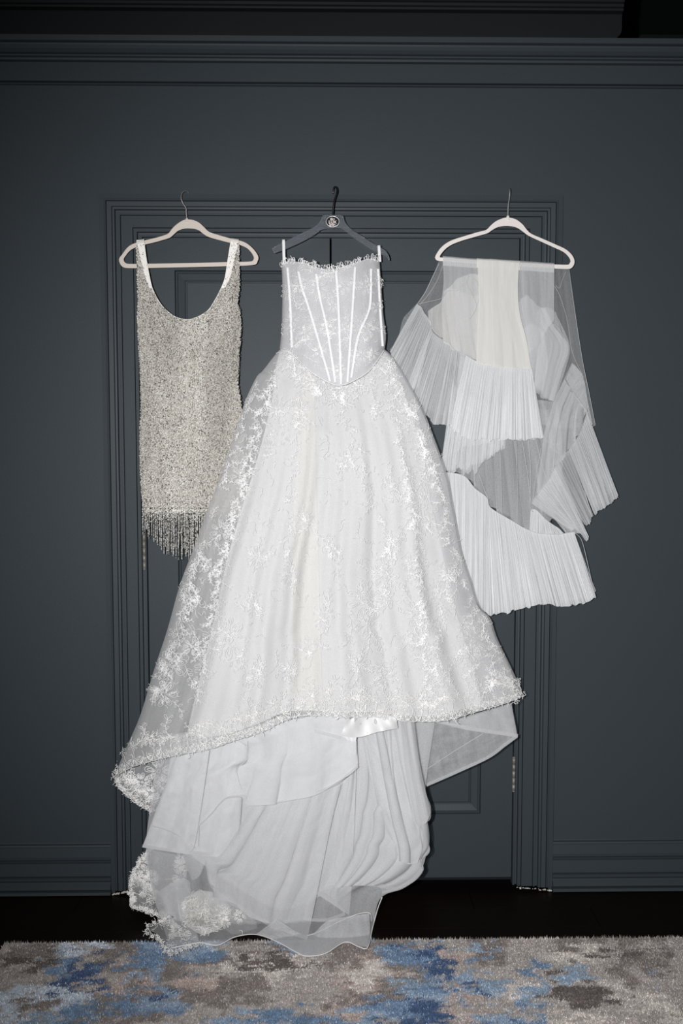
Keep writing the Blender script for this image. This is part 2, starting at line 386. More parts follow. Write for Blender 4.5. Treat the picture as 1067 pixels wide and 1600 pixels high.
def rug_col(X, Y):
    n1 = fbm(X*9+3, Y*5+7, 3); base = np.where((n1 > .52)[:, None], np.array(BROWN), np.array(BEIGE))
    n0 = fbm(X*2.2+13, Y*2.2+5, 2); far = (Y < -.72)
    base = np.where((far & (n0 > .55))[:, None], np.array(BLUE), base); base = np.where((far & (n0 < .38))[:, None], np.array(LBEIGE), base)
    wx = (fbm(X*18, Y*34+50, 3)-.5)*.20; wy = (fbm(X*16+90, Y*36+20, 3)-.5)*.15
    fz = fbm(X*60, Y*130, 3)
    for bx, by, rx, ry, c in BW:
        q = ((X+wx-bx)/rx)**2+((Y+wy-by)/ry)**2 + (fz-.5)*2.3
        base = np.where((q < 1.0)[:, None], c, base)
    # yarn streaks across, mottling
    st = fbm(X*16, Y*150, 2); mt = fbm(X*150+7, Y*100, 2)
    base = base*(0.78+0.44*st)[:, None]*(0.8+.4*mt)[:, None]
    sp = vnoise(X*45+5, Y*45+9)
    return np.where((sp > .88)[:, None], base*.6+np.array(LBEIGE)*.4, base)
rug = empty('area_rug', (0.6, -1.2, 0), 'blue, grey and beige abstract pattern rug lying on the dark floor', 'rug')
nx, ny = 420, 240
gx = np.linspace(RUG_X0, RUG_X1, nx); gy = RUG_Y1-(RUG_Y1-RUG_Y0)*np.linspace(0, 1, ny)**1.6
GX, GY = np.meshgrid(gx, gy); GZ = np.full_like(GX, .009)
V = np.stack([GX.ravel(), GY.ravel(), GZ.ravel()], 1); C = rug_col(V[:, 0], V[:, 1])
RUGM = principled('rug_yarn', (.4, .4, .4), 0.95, spec=0.1, bump=.8, bscale=700, attr='col')
link('rug_base', mesh_np('rug_base', V, grid_faces(ny, nx)[:, ::-1], col=C), RUGM, rug)
mb = MB(); mb.box((RUG_X0, RUG_Y0, 0), (RUG_X1, RUG_Y1, .0088)); mb.build('rug_backing', principled('jute', (.2, .17, .14), .95), rug)
# pile: leaning tufts, each one three-sided blade
sx_, sy_ = .0036, .0042
xs = np.arange(RUG_X0+.001, 1.35, sx_); ys = np.arange(RUG_Y1-.001, -1.05, -sy_)
TX, TY = np.meshgrid(xs, ys); TX = (TX+rng.uniform(-.4, .4, TX.shape)*sx_).ravel(); TY = (TY+rng.uniform(-.4, .4, TY.shape)*sy_).ravel()
n = len(TX); ang = rng.uniform(0, 2*PI, n); wd = rng.uniform(.0012, .0020, n); h = rng.uniform(.003, .0065, n)
edge = TY > RUG_Y1-.006; h[edge] += rng.uniform(0, .004, edge.sum())
A = np.stack([TX+np.cos(ang)*wd, TY+np.sin(ang)*wd, np.full(n, .0085)], 1); B = np.stack([TX-np.cos(ang)*wd, TY-np.sin(ang)*wd, np.full(n, .0085)], 1)
T_ = np.stack([TX+rng.normal(0, .0016, n), TY+rng.normal(0, .0016, n)+np.where(edge, .002, 0), .0085+h], 1)
V = np.stack([A, B, T_], 1).reshape(-1, 3); Fc = np.arange(3*n).reshape(n, 3)
C = rug_col(TX+rng.normal(0, .006, n), TY+rng.normal(0, .007, n)); C = C*rng.uniform(.7, 1.4, n)[:, None]+(rng.random(n) < .06)[:, None]*.18; C = np.repeat(np.clip(C, 0, .95), 3, axis=0)
link('pile', mesh_np('pile', V, Fc, col=C), RUGM, rug, kind='stuff')

# ------------------------------------------------------------------ hangers
def ring_solid(name, outer, inner, d0, th, mat, parent, n=150, bev=.0016):
    """flat-section bent bar between two outlines (pixels), th thick"""
    O = curve(outer+[outer[0]], n+1)[:-1]; I = curve(inner+[inner[0]], n+1)[:-1]
    # pair by nearest: march the inner loop in step with the outer one
    V = []; Fs = []
    for P, dd in ((O, d0+th), (I, d0+th), (O, d0), (I, d0)):
        for p in P: V.append(pt(p[0], p[1], dd))
    for i in range(n):
        j = (i+1) % n
        Fs += [(i, j, n+j, n+i), (2*n+i, 3*n+i, 3*n+j, 2*n+j), (i, 2*n+i, 2*n+j, j), (n+i, n+j, 3*n+j, 3*n+i)]
    mb = MB(); mb.add(V, Fs); return mb.build(name, mat, parent, bevel=bev)
def c2(pts, s, ox, oy): return [(x/s+ox, y/s+oy) for x, y in pts]
# beige hanger (left)
ho = c2([(562,246),(535,254),(500,276),(470,304),(445,335),(400,352),(360,363),(290,380),(225,400),(190,425),(160,465),(142,490),(145,515),(165,542),(215,550),(400,547),(600,543),(800,538),(970,530),(996,510),(1003,480),(980,440),(940,402),(900,382),(830,365),(760,345),(700,325),(672,300),(640,270),(605,253)], 3.952, 150, 280)
hi = c2([(566,304),(535,308),(505,320),(480,342),(455,362),(405,378),(362,390),(300,405),(235,426),(205,446),(182,475),(171,492),(173,505),(185,518),(220,522),(400,520),(600,517),(800,511),(950,508),(968,500),(975,488),(962,458),(930,425),(880,404),(822,392),(745,372),(688,354),(655,332),(635,316),(605,307)], 3.952, 150, 280)
def bar_hook(mb, pts, r=.0021): mb.tube(pts, r, 8)
HD = .040
h1 = empty('clothes_hanger', pt(292, 341, HD), 'beige velvet hanger with a swivel hook, holding the beaded mini dress', 'hanger', 'clothes hangers hooked over the door casing')
ring_solid('hanger_frame', ho, hi, HD-.003, .006, VELVET_L, h1)
def hook_from(pts, mat, parent, r=.0019):
    P = curve([(*p[:2], p[2]) for p in pts], 40); mb = MB(); mb.tube([pt(a, b, c) for a, b, c in P], r, 8); return mb.build('hook', mat, parent, True)
hook_from([(292,343,HD),(291,332,HD),(290.5,325,HD),(286,318,HD),(283,310,HD),(284,302,HD-.004),(288,298.5,HD-.010),(292.5,298.5,HD-.022),(295,302,HD-.030),(295.5,304,HD-.036)], STEEL, h1)
mb = MB(); a = pt(292, 345, HD); mb.tube([(a[0], a[1], a[2]-.004), (a[0], a[1], a[2]+.004), (a[0], a[1], a[2]+.008)], [.0055, .0048, .003], 12); mb.build('hook_collar', VELVET_L, h1, True)
# ivory hanger (right)
ho2 = c2([(624,192),(600,197),(565,212),(538,234),(515,256),(470,268),(400,289),(345,307),(310,326),(283,350),(263,380),(257,396),(262,407),(275,413),(310,416),(470,428),(650,440),(800,448),(925,454),(950,446),(962,425),(960,402),(944,376),(915,352),(870,331),(800,300),(745,276),(722,256),(700,228),(665,202)], 3.233, 600, 280)
hi2 = c2([(626,236),(600,237),(570,244),(545,258),(522,273),(475,287),(405,307),(355,325),(325,341),(303,360),(285,383),(281,392),(285,396),(297,396),(330,397),(470,408),(650,419),(800,427),(918,432),(935,427),(941,416),(938,402),(922,381),(898,363),(858,345),(790,314),(730,286),(705,268),(680,250),(655,240)], 3.233, 600, 280)
h3 = empty('clothes_hanger', pt(794, 338, HD), 'ivory velvet hanger on the right, with the tulle veil over its bar', 'hanger', 'clothes hangers hooked over the door casing')
ring_solid('hanger_frame', ho2, hi2, HD-.003, .006, VELVET_R, h3)
hook_from([(793.5,340,HD),(793.7,330,HD),(794.2,320,HD),(796,308,HD),(796.6,299,HD),(796.6,295.4,HD-.006),(796.2,294.6,HD-.018),(796,297,HD-.028),(796,301,HD-.034)], STEEL, h3)
mb = MB(); a = pt(793.5, 341, HD); mb.tube([(a[0], a[1], a[2]-.006), (a[0], a[1], a[2]+.004), (a[0], a[1], a[2]+.008)], [.0055, .0048, .003], 12); mb.build('hook_collar', VELVET_R, h3, True)
# clear acrylic hanger (centre)
HC = .058
up_ = c2([(68,508),(110,484),(170,455),(280,402),(380,350),(412,325),(432,295),(447,265),(520,262),(592,268),(602,300),(618,330),(660,372),(720,410),(800,462),(850,490),(900,520),(922,548),(934,578),(935,598)], 4.705, 410, 280)
lo_ = c2([(85,547),(130,532),(190,508),(290,462),(380,412),(405,392),(430,375),(460,366),(520,362),(575,364),(605,378),(632,400),(668,430),(720,465),(790,512),(840,540),(875,552),(900,562),(918,580),(926,597)], 4.705, 410, 280)
U_ = curve(up_, 60); L_ = curve(lo_, 60); mb = MB(); V = []; Fs = []
for P, dd in ((U_, HC+.004), (L_, HC+.004), (L_, HC-.004), (U_, HC-.004)):
    V += [pt(p[0], p[1], dd) for p in P]
n = 60
for i in range(n-1):
    for a in range(4):
        b = (a+1) % 4; Fs.append((a*n+i, b*n+i, b*n+i+1, a*n+i+1))
Fs += [(0, 3*n, 2*n, n), (n-1, 2*n-1, 3*n-1, 4*n-1)]
h2 = empty('clothes_hanger', pt(520, 345, HC), 'clear acrylic hanger with a black round badge, holding the lace gown', 'hanger', 'clothes hangers hooked over the door casing')
mb.add(V, Fs); mb.build('hanger_frame', ACRYLIC, h2, bevel=.001)
hook_from([(519.5,338,HC),(520.6,325,HC),(521.6,318,HC),(523.5,310,HC-.004),(526,302,HC-.008),(526.5,296,HC-.016),(524.6,292,HC-.026),(522,293,HC-.036),(520.5,299,HC-.042),(520,303,HC-.044)], DARKSTEEL, h2, .0026)
mb = MB(); c = np.array(pt(519.7, 346.5, HC+.004)); k = []
for i in range(36):
    a = 2*PI*i/36; k.append((math.cos(a)*.0205, math.sin(a)*.0165))
V = [(c[0]+x, c[1], c[2]+z) for x, z in k]+[(c[0]+x, c[1]-.003, c[2]+z) for x, z in k]+[(c[0]+x*.88, c[1]-.0045, c[2]+z*.88) for x, z in k]+[(c[0]+x*.86, c[1]-.0035, c[2]+z*.86) for x, z in k]
Fs = [(i+a*36, (i+1) % 36+a*36, (i+1) % 36+(a+1)*36, i+(a+1)*36) for i in range(36) for a in range(3)]+[tuple(range(36))[::-1]]
mb.add(V, Fs); rim = mb.build('badge_rim', STEEL, h2, True); rim['label'] = 'polished silver rim of the badge'
mb = MB(); V = [(c[0]+x*.86, c[1]-.0035, c[2]+z*.86) for x, z in k]+[(c[0]+x*.86, c[1]-.002, c[2]+z*.86) for x, z in k]
mb.add(V, [tuple(range(36)), tuple(range(71, 35, -1))]+[(i, i+36, (i+1) % 36+36, (i+1) % 36) for i in range(36)]); bd = mb.build('badge', BLACKP, h2); bd['label'] = 'round black badge with silver lettering'
for txt, dz, sz in (('the', .0065, .010), ('LUX', -.0022, .0120), ('bride', -.0095, .0085)):
    fc = bpy.data.curves.new('lettering', 'FONT'); fc.body = txt; fc.size = sz; fc.align_x = 'CENTER'; fc.align_y = 'CENTER'; fc.extrude = .0003; fc.offset = .0003
    to = bpy.data.objects.new('lettering_source', fc); sc.collection.objects.link(to)
    me = bpy.data.meshes.new_from_object(to); bpy.data.objects.remove(to); bpy.data.curves.remove(fc)
    me.transform(Matrix.Translation(Vector((c[0]-.0005, c[1]-.0040, c[2]+dz))) @ Matrix.Rotation(PI/2, 4, 'X')); me.materials.clear()
    lt = link('lettering', me, SILVERTXT, bd); lt['label'] = 'silver lettering on the badge'

# ------------------------------------------------------------------ beaded dress
SATIN = principled('white_lining', (0.80, 0.78, 0.75), 0.6, spec=.3)
LINING = principled('beige_mesh_lining', (0.46, 0.43, 0.385), 0.8, spec=.2)
def beadmat():
    m = principled('silver_beads', (.5, .5, .5), 0.22, spec=0.9, attr='col'); return m
BEAD = beadmat()
LO = [(213,379),(214,401),(215,442),(216,467),(215,495),(216,523),(219,571),(220,601),(221,633),(219,665),(218.5,698),(220,741),(222,773),(223.5,800)]
RO = [(373,376),(373,406),(374,442),(373,457),(370,475),(374,484),(376,508),(375,533),(373,558),(371,600),(375,622),(377.5,640),(380,680),(382,740),(383,800)]
LI = [(225,377),(228,401),(233.5,432),(238.6,452),(251,475),(266,490),(279,497),(294,499.5)]
RI = [(361,375),(356,406),(352,432),(347,447),(337,467),(325,485),(309,495),(294,499.5)]
yi = lambda P, y: np.interp(y, [p[1] for p in P], [p[0] for p in P])
def dress_depth(px, py):
    l = yi(LO, py); r = yi(RO, py); u = np.clip((px-l)/(r-l), 0, 1); v = np.clip((py-376)/430, 0, 1)
    b = np.sin(PI*u)**.6
    fold = .0025*np.sin(px*.13+py*.01)*v+.002*np.sin(px*.21-py*.012)
    return .047+(.006+.014*v)*b*np.clip((py-380)/60, 0, 1)+fold*np.clip((py-380)/60, 0, 1)
bdress = empty('beaded_mini_dress', pt(294, 376, .05), 'silver beaded fringe mini dress on the beige hanger at left', 'dress')
def half(P_out, P_in, dfun, name, mat, smooth=True, ytop=376.0, ybot=793.0, nv=150, nu=26):
    ys = np.linspace(ytop, ybot, nv); G = []
    xin = np.where(ys < 499.5, yi(P_in, ys), 294.0); xo = yi(P_out, ys)
    U = np.linspace(0, 1, nu); PX = xo[:, None]*(1-U)+xin[:, None]*U; PY = np.repeat(ys[:, None], nu, 1)
    D = dfun(PX, PY); return at(PX, PY, D).reshape(-1, 3), grid_faces(nv, nu)
for nm, off in (('dress_body', 0), ('dress_back', 1)):
    fn = (lambda x, y: dress_depth(x, y)) if not off else (lambda x, y: np.full_like(x, .026)+0*(x))
    a, fa = half(LO, LI, fn, '', None); b, fb = half(RO, RI, fn, '', None)
    link(nm, mesh_np(nm, np.vstack([a, b]), np.vstack([fa, fb[:, ::-1]+len(a)])), LINING, bdress, True)
# shoulder loops running over the hanger arm
for (o, i_, y0) in ((LO, LI, 377.5), (RO, RI, 376)):
    P = []; x0, x1 = sorted((yi(o, y0), yi(i_, y0)))
    prof = [(y0+3, .055), (y0-.5, .053), (y0-3, .047), (y0-3.2, .040), (y0-2.6, .033), (y0+2, .028), (y0+14, .026)]
    U = np.linspace(0, 1, 6); PX = np.array([[x0+(x1-x0)*u for u in U] for _ in prof]); PX[1:, 0] += .3
    sl = -1.4 if o is LO else 1.0
    PY = np.array([[p[0]+sl*(u-.5)*2 for u in U] for p in prof]); D = np.array([[p[1]]*6 for p in prof])
    link('shoulder_loop', mesh_np('shoulder_loop', at(PX, PY, D).reshape(-1, 3), grid_faces(len(prof), 6)), SATIN, bdress, True)
# plain white strap ground under the beads, neckline piping
for (o, i_) in ((LO, LI), (RO, RI)):
    ys = np.linspace(375, 450, 30); xi_ = yi(i_, ys); xo = yi(o, ys); f0 = np.interp(ys, [375, 395, 450], [0.02, .30, .80])
    U = np.linspace(0, 1, 8); PX = (xo+(xi_-xo)*f0)[:, None]*(1-U)+xi_[:, None]*U; PY = np.repeat(ys[:, None], 8, 1)
    link('strap', mesh_np('strap', at(PX, PY, dress_depth(PX, PY)+.0022+.0012*np.sin(PX*2.2)).reshape(-1, 3), grid_faces(30, 8)), SATIN, bdress, True)
P = curve(LI+RI[::-1][1:], 120); mb = MB(); mb.tube(at(P[:, 0], P[:, 1], dress_depth(P[:, 0], P[:, 1])+.001), .0013, 6); mb.build('neckline_piping', SATIN, bdress, True)
# beads
def beads(P, tilt, ln, wd, col, name, parent, kind='stuff'):
    n = len(P); a = tilt; ax = np.stack([np.sin(a), rng.normal(0, .35, n), -np.cos(a)], 1); ax /= np.linalg.norm(ax, axis=1)[:, None]
    s = np.cross(ax, np.array([0, 1, .1])); s /= np.linalg.norm(s, axis=1)[:, None]; t = np.cross(ax, s)
    L = ln[:, None]; W = wd[:, None]
    V = np.stack([P+ax*L, P+s*W, P+t*W, P-s*W, P-t*W, P-ax*L], 1).reshape(-1, 3)
    f = np.array([[0,1,2],[0,2,3],[0,3,4],[0,4,1],[5,2,1],[5,3,2],[5,4,3],[5,1,4]])
    Fc = (np.arange(n)[:, None, None]*6+f).reshape(-1, 3)
    return link(name, mesh_np(name, V, Fc, col=np.repeat(col, 6, axis=0)), BEAD, parent, kind=kind)
N = 46000; bx = rng.uniform(212, 384, N*2); by = rng.uniform(378, 800, N*2); by = np.where(rng.random(N*2) < .035, 796+rng.exponential(7, N*2), by)
l = yi(LO, by); r = yi(RO, by); il = np.where(by < 499.5, yi(LI, by), 294); ir = np.where(by < 499.5, yi(RI, by), 294)
ok = ((bx > l-1.2) & (bx < il-.8)) | ((bx < r+1.2) & (bx > ir+.8))
# straps carry beads mostly on their outer half
sf = np.where(bx < 294, (bx-l)/(il-l+1e-6), (r-bx)/(r-ir+1e-6)); thr = np.interp(by, [376, 395, 450, 458], [-.2, .32, .80, 1.2])
ok &= (by > 458) | (sf < thr) | (rng.random(N*2) < .13)
bx = bx[ok][:N]; by = by[ok][:N]; n = len(bx)
def bead_col(n, px=None, py=None):
    k = rng.random(n); c = np.where(k[:, None] < .27, np.array([1., .99, .95]), np.where(k[:, None] < .62, np.array([.84, .80, .73]), np.where(k[:, None] < .86, np.array([.48, .45, .40]), np.array([.09, .083, .07]))))  # bright and dark bead tones stand in for sparkle and dark reflections
    g = rng.uniform(.75, 1.2, n)
    if px is not None: g = g*(.48+.86*fbm(px*.045+4, py*.008, 3)+.10*np.clip((py-560)/200, 0, 1)); c = np.where((rng.random(n) < .045)[:, None], 1.25, c)  # drape shadows and white glints painted into the bead colours
    return np.clip(c*g[:, None], 0, 1)
P = at(bx, by, dress_depth(np.clip(bx, yi(LO, by), yi(RO, by)), by)+rng.uniform(.001, .005, n))
beads(P, rng.normal(0, .55, n), rng.uniform(.0016, .0034, n), rng.uniform(.0008, .0015, n), bead_col(n, bx, by), 'bead_cover', bdress)
tipx = [222, 226, 234, 246, 259, 276, 293, 310, 330, 350, 383]; tipy = [838, 831, 843, 859, 869, 871, 874, 872, 868, 862, 850]
for row, (dd, x_) in enumerate(((0, 222.5), (-.012, 224.0))):
    while x_ < 340:
        ty = np.interp(x_, tipx, tipy)+random.uniform(-11, 4)-(6 if row else 0)
        ys = np.arange(779+random.uniform(-6, 4), ty, 2.1); m = len(ys)
        xx = x_+np.cumsum(rng.normal(0, .10, m)); Pp = at(xx, ys, dress_depth(np.full(m, x_), np.full(m, 790.))+.002+dd)
        beads(Pp, rng.normal(0, .12, m), rng.uniform(.0019, .0024, m), rng.uniform(.0012, .0019, m), bead_col(m), 'fringe_strand', bdress, None)
        x_ += random.uniform(2.3, 3.7)

# ------------------------------------------------------------------ cloth surfaces
def coons(top, bottom, left, right, nu, nv, smooth=(1, 1, 1, 1)):
    T = curve(top, nu, smooth[0]); B = curve(bottom, nu, smooth[1]); L = curve(left, nv, smooth[2]); R = curve(right, nv, smooth[3])
    U, Vv = np.meshgrid(np.linspace(0, 1, nu), np.linspace(0, 1, nv))
    G = (1-Vv)[..., None]*T[None]+Vv[..., None]*B[None]+(1-U)[..., None]*L[:, None]+U[..., None]*R[:, None]
    c = ((1-U)*(1-Vv))[..., None]*T[0]+(U*(1-Vv))[..., None]*T[-1]+((1-U)*Vv)[..., None]*B[0]+(U*Vv)[..., None]*B[-1]
    return G-c, U, Vv
def sheet(name, mat, parent, top, bottom, left, right, depth, nu=120, nv=90, smooth=(1, 1, 1, 1), warp=None, label=None, sm=True, pleat=None):
    G, U, V = coons(top, bottom, left, right, nu, nv, smooth)
    PX, PY = G[..., 0], G[..., 1]
    if warp: PX, PY = warp(PX, PY, U, V)
    D = depth(PX, PY, U, V)
    if pleat:
        n_, k_, a_, s_ = pleat; e = np.minimum(1, 6*U)*np.minimum(1, 6*(1-U))
        am = np.interp(U, np.linspace(0, 1, 2*n_+2), np.random.default_rng(s_).uniform(.3, 1.6, 2*n_+2)); ph = 2*PI*n_*U+s_+1.1*np.sin(2*PI*U*1.7+s_)+.5*V
        PX = PX+k_*am*np.sin(ph)*(.35+.65*V)*e; D = D+a_*am*np.cos(ph)*(.4+.6*V)*e
    D = np.maximum(D, np.where(PY > 1395, floor_d(PX, PY, 0.020)+.002+.006*V, -1))
    W = at(PX, PY, D)
    o = link(name, mesh_np(name, W.reshape(-1, 3), grid_faces(nv, nu), uv=np.stack([U.ravel(), V.ravel()], 1)), mat, parent, sm)
    if label: o['label'] = label
    return o, (PX, PY, D)
def ruffle(name, mat, parent, seam, hem, d0, d1, n=30, amp=.008, over=1.3, nv=14, seed=0, smooth=(1, 1), label=None, jag=2.0):
    """gathered strip between a seam and a free edge: folds overlap one another and open towards the hem"""
    r = np.random.default_rng(seed); nu = n*9
    A = curve(seam, nu, smooth[0]); B = curve(hem, nu, smooth[1]); u = np.linspace(0, 1, nu); v = np.linspace(0, 1, nv)[:, None]
    ph = 2*PI*n*u+1.0*np.cumsum(r.normal(0, .32, nu))+1.5*np.sin(2*PI*u*n*.23+seed)
    am = np.interp(u, np.linspace(0, 1, n*2), r.uniform(.1, 1.9, n*2))
    du = over*am*np.sin(ph)/(2*PI*n)*(.25+.95*v)
    uu = np.clip(u+du*np.minimum(1, 8*u)*np.minimum(1, 8*(1-u)), 0, 1)
    PA = np.stack([np.interp(uu, u, A[:, k]) for k in (0, 1)], -1); PB = np.stack([np.interp(uu, u, B[:, k]) for k in (0, 1)], -1)
    bow = np.sin(PI*v)[..., None]*0
    G = PA*(1-v[..., None])+PB*v[..., None]+bow
    jj = np.interp(u, np.linspace(0, 1, n), r.normal(0, jag, n)); G[..., 1] += jj*v**3
    D = d0+(d1-d0)*v+amp*.75*am*np.cos(ph)*(.18+.9*v)+.003*np.sin(ph*2.3+seed)*v
    W = at(G[..., 0], G[..., 1], D)
    U2 = np.broadcast_to(u, D.shape); V2 = np.broadcast_to(v, D.shape)
    o = link(name, mesh_np(name, W.reshape(-1, 3), grid_faces(nv, nu), uv=np.stack([U2.ravel(), V2.ravel()], 1)), mat, parent, True)
    if label: o['label'] = label
    # seam cord
    mb = MB(); st = A[::3]; mb.tube(at(st[:, 0], st[:, 1], d0+.004+.0006*np.sin(np.arange(len(st)))), .0010, 5); mb.build('seam', EDGE, o, True)
    return o
def cord(name, mat, parent, pts, depth, r=.0012, n=80, sm=True):
    P = curve(pts, n, sm); D = depth(P[:, 0], P[:, 1]) if callable(depth) else np.full(n, depth)
    D = np.maximum(D, np.where(P[:, 1] > 1395, floor_d(P[:, 0], P[:, 1], 0.020)+.010, -1))
    mb = MB(); mb.tube(at(P[:, 0], P[:, 1], D), r, 6); return mb.build(name, mat, parent, True)
def tape(name, mat, parent, pts, depth, wpx=7, n=90, sm=True, side=1):
    """flat horsehair band, wpx wide, following a hem"""
    P = curve(pts, n, sm); t = np.gradient(P, axis=0); nn = np.stack([-t[:, 1], t[:, 0]], 1); nn /= np.linalg.norm(nn, axis=1)[:, None]+1e-9
    Q = P+nn*wpx*side; D = (depth(P[:, 0], P[:, 1]) if callable(depth) else np.full(n, depth))
    f = lambda A: np.maximum(D, np.where(A[:, 1] > 1395, floor_d(A[:, 0], A[:, 1], 0.020)+.010, -1))
    V = np.vstack([at(P[:, 0], P[:, 1], f(P)+.002), at(Q[:, 0], Q[:, 1], f(Q)+.002)])
    return link(name, mesh_np(name, V, grid_faces(2, n)), mat, parent, True)
class Field:
    """depth of a sheet as a function of where it is seen, for laying thread on it"""
    def __init__(s, PX, PY, D, cell=4):
        s.c = cell; up = 4
        def fine(A):
            nv, nu = A.shape; a = np.linspace(0, nu-1, nu*up-up+1); b = np.linspace(0, nv-1, nv*up-up+1)
            i = np.minimum(a.astype(int), nu-2); fa = a-i; j = np.minimum(b.astype(int), nv-2); fb = (b-j)[:, None]
            R = A[:, i]*(1-fa)+A[:, i+1]*fa; return R[j]*(1-fb)+R[j+1]*fb
        X, Y, Z = fine(PX), fine(PY), fine(D)
        s.x0, s.y0 = X.min()-cell*2, Y.min()-cell*2; W = int((X.max()-s.x0)/cell)+4; H = int((Y.max()-s.y0)/cell)+4
        s.g = np.full((H, W), -1.0); ix = ((X-s.x0)/cell+.5).astype(int); iy = ((Y-s.y0)/cell+.5).astype(int)
        np.maximum.at(s.g, (iy, ix), Z)
    def __call__(s, x, y):
        ix = np.clip(((np.asarray(x)-s.x0)/s.c), 0, s.g.shape[1]-2.001); iy = np.clip(((np.asarray(y)-s.y0)/s.c), 0, s.g.shape[0]-2.001)
        i = ix.astype(int); j = iy.astype(int); fx = ix-i; fy = iy-j
        q = [s.g[j, i], s.g[j, i+1], s.g[j+1, i], s.g[j+1, i+1]]; ww = [(1-fx)*(1-fy), fx*(1-fy), (1-fx)*fy, fx*fy]
        num = sum(np.where(a > -.5, a*b, 0) for a, b in zip(q, ww)); den = sum(np.where(a > -.5, b, 0) for a, b in zip(q, ww))
        return np.where(den > .3, num/np.maximum(den, 1e-6), np.nan)
THREAD = principled('white_thread', (0.765, 0.76, 0.765), 0.7, spec=.2)
EDGE = sheer('sheer_selvage', (.8,.8,.81), .45)
THREAD2 = principled('corded_thread', (0.77, 0.765, 0.76), 0.7, spec=.1)
def arr(*a): return np.array(a, float)
def loop_(cx, cy, a, L, w, t0=0, t1=1, n=12):
    t = np.linspace(t0, t1, n)*2*PI; r = L*(.5-.5*np.cos(t)); q = w*np.sin(t)*(.35+.65*(.5-.5*np.cos(t)))
    return np.stack([cx+r*math.cos(a)-q*math.sin(a), cy+r*math.sin(a)+q*math.cos(a)], 1)
def flower(cx, cy, r, rot=0, n=6):
    L = []
    for k in range(n):
        a = rot+2*PI*k/n+random.uniform(-.15, .15); s = r*random.uniform(.8, 1.1)
        L.append(loop_(cx+r*.30*math.cos(a), cy+r*.30*math.sin(a), a, s*.78, s*.27))
        if r > 9: L.append(loop_(cx+r*.42*math.cos(a), cy+r*.42*math.sin(a), a, s*.46, s*.12, n=9))
    t = np.linspace(0, 2*PI, 9); L.append(np.stack([cx+r*.14*np.cos(t), cy+r*.14*np.sin(t)], 1))
    return L
def spray(cx, cy, ln, a, bend=1.0, leaves=6, s=1.0):
    t = np.linspace(0, 1, 14); aa = a+bend*(t-.2); dx = np.cumsum(np.cos(aa))*ln/14; dy = np.cumsum(np.sin(aa))*ln/14
    st = np.stack([cx+dx, cy+dy], 1); L = [st]
    for k in range(leaves):
        i = int(2+k*(11/leaves)); sd = 1 if k % 2 else -1; b = aa[i]+sd*random.uniform(.6, 1.1); q = s*ln*random.uniform(.16, .27)
        L.append(loop_(st[i, 0], st[i, 1], b, q, q*.27, n=9))
    q = np.linspace(0, 1, 12); th = aa[-1]+q*4.5; rr = s*ln*.10*(1-q*.7)
    L.append(np.stack([st[-1, 0]+np.cumsum(np.cos(th))*rr*.35, st[-1, 1]+np.cumsum(np.sin(th))*rr*.35], 1))
    return L
def squiggle(cx, cy, r):
    n = 10; th = np.cumsum(np.random.default_rng(random.randrange(10**6)).normal(0, .9, n))+random.uniform(0, 6)
    return [np.stack([cx+np.cumsum(np.cos(th))*r/4, cy+np.cumsum(np.sin(th))*r/4], 1)]
def lace(name, polys, field, parent, wpx=.55, off=.0025, mat=None, flat=None):
    Vs = []; Fs = []; b = 0
    for P in polys:
        P = np.asarray(P); 
        if len(P) < 2: continue
        D = field(P[:, 0], P[:, 1]) if callable(field) else np.full(len(P), float(field))
        ok = ~np.isnan(D)
        if ok.sum() < 2: continue
        t = np.gradient(P, axis=0); nn = np.stack([-t[:, 1], t[:, 0]], 1); nn /= np.linalg.norm(nn, axis=1)[:, None]+1e-9
        D = np.where(ok, D, 0)+off
        D = np.maximum(D, np.where(P[:, 1] > 1395, floor_d(P[:, 0], P[:, 1], 0.020)+.011, -1))
        A = P+nn*wpx; B = P-nn*wpx; n = len(P)
        Vs.append(np.vstack([at(A[:, 0], A[:, 1], D), at(P[:, 0], P[:, 1], D+.0012), at(B[:, 0], B[:, 1], D)]))
        i = np.arange(n-1)[ok[:-1] & ok[1:]]
        Fs.append(np.stack([i, i+1, i+1+n, i+n], 1)+b); Fs.append(np.stack([i+n, i+1+n, i+1+2*n, i+2*n], 1)+b); b += 3*n
    return link(name, mesh_np(name, np.vstack(Vs), np.vstack(Fs)), mat or THREAD, parent, kind='stuff')

# ------------------------------------------------------------------ wedding gown
IVORY = (0.80, 0.79, 0.765); WHITE = (0.78, 0.785, 0.80); COOL = (0.82, 0.825, 0.845)
LACE_NET = sheer('lace_net', (0.80, 0.80, 0.81), .37, .06, 40, 6, grain=.06, gscale=500)
LINE_SILK = sheer('skirt_lining', (.83,.83,.835), .97, .03, 30, 1)
CREAM_SILK = sheer('cream_silk', (0.92, 0.905, 0.86), .70, .15, 5, 1)  # also colours the painted fold highlight strip on the skirt
CORSET = sheer('corset_mesh', (0.74, 0.74, 0.765), .84, .03, 20, 3, grain=.05, gscale=400)
ORG = sheer('organza', COOL, .60, .07, 14, 2, grain=.04, gscale=300)
ORG_D = sheer('organza_doubled', COOL, .82, .06, 10, 2, grain=.03, gscale=300)
ORG_S = sheer('organza_single', COOL, .43, .07, 14, 2, grain=.05, gscale=300)
HORSE = sheer('horsehair_band', (0.80, 0.80, 0.82), .42, 0, grain=.05)
SATINW = principled('white_satin', (0.74, 0.74, 0.75), 0.4, spec=.4)
BONE = principled('boning_tape', (0.78, 0.78, 0.80), 0.7, spec=.3)
gown = empty('wedding_gown', pt(520, 420, .06), 'strapless white lace wedding gown with boned bodice, hanging to the rug', 'wedding dress')
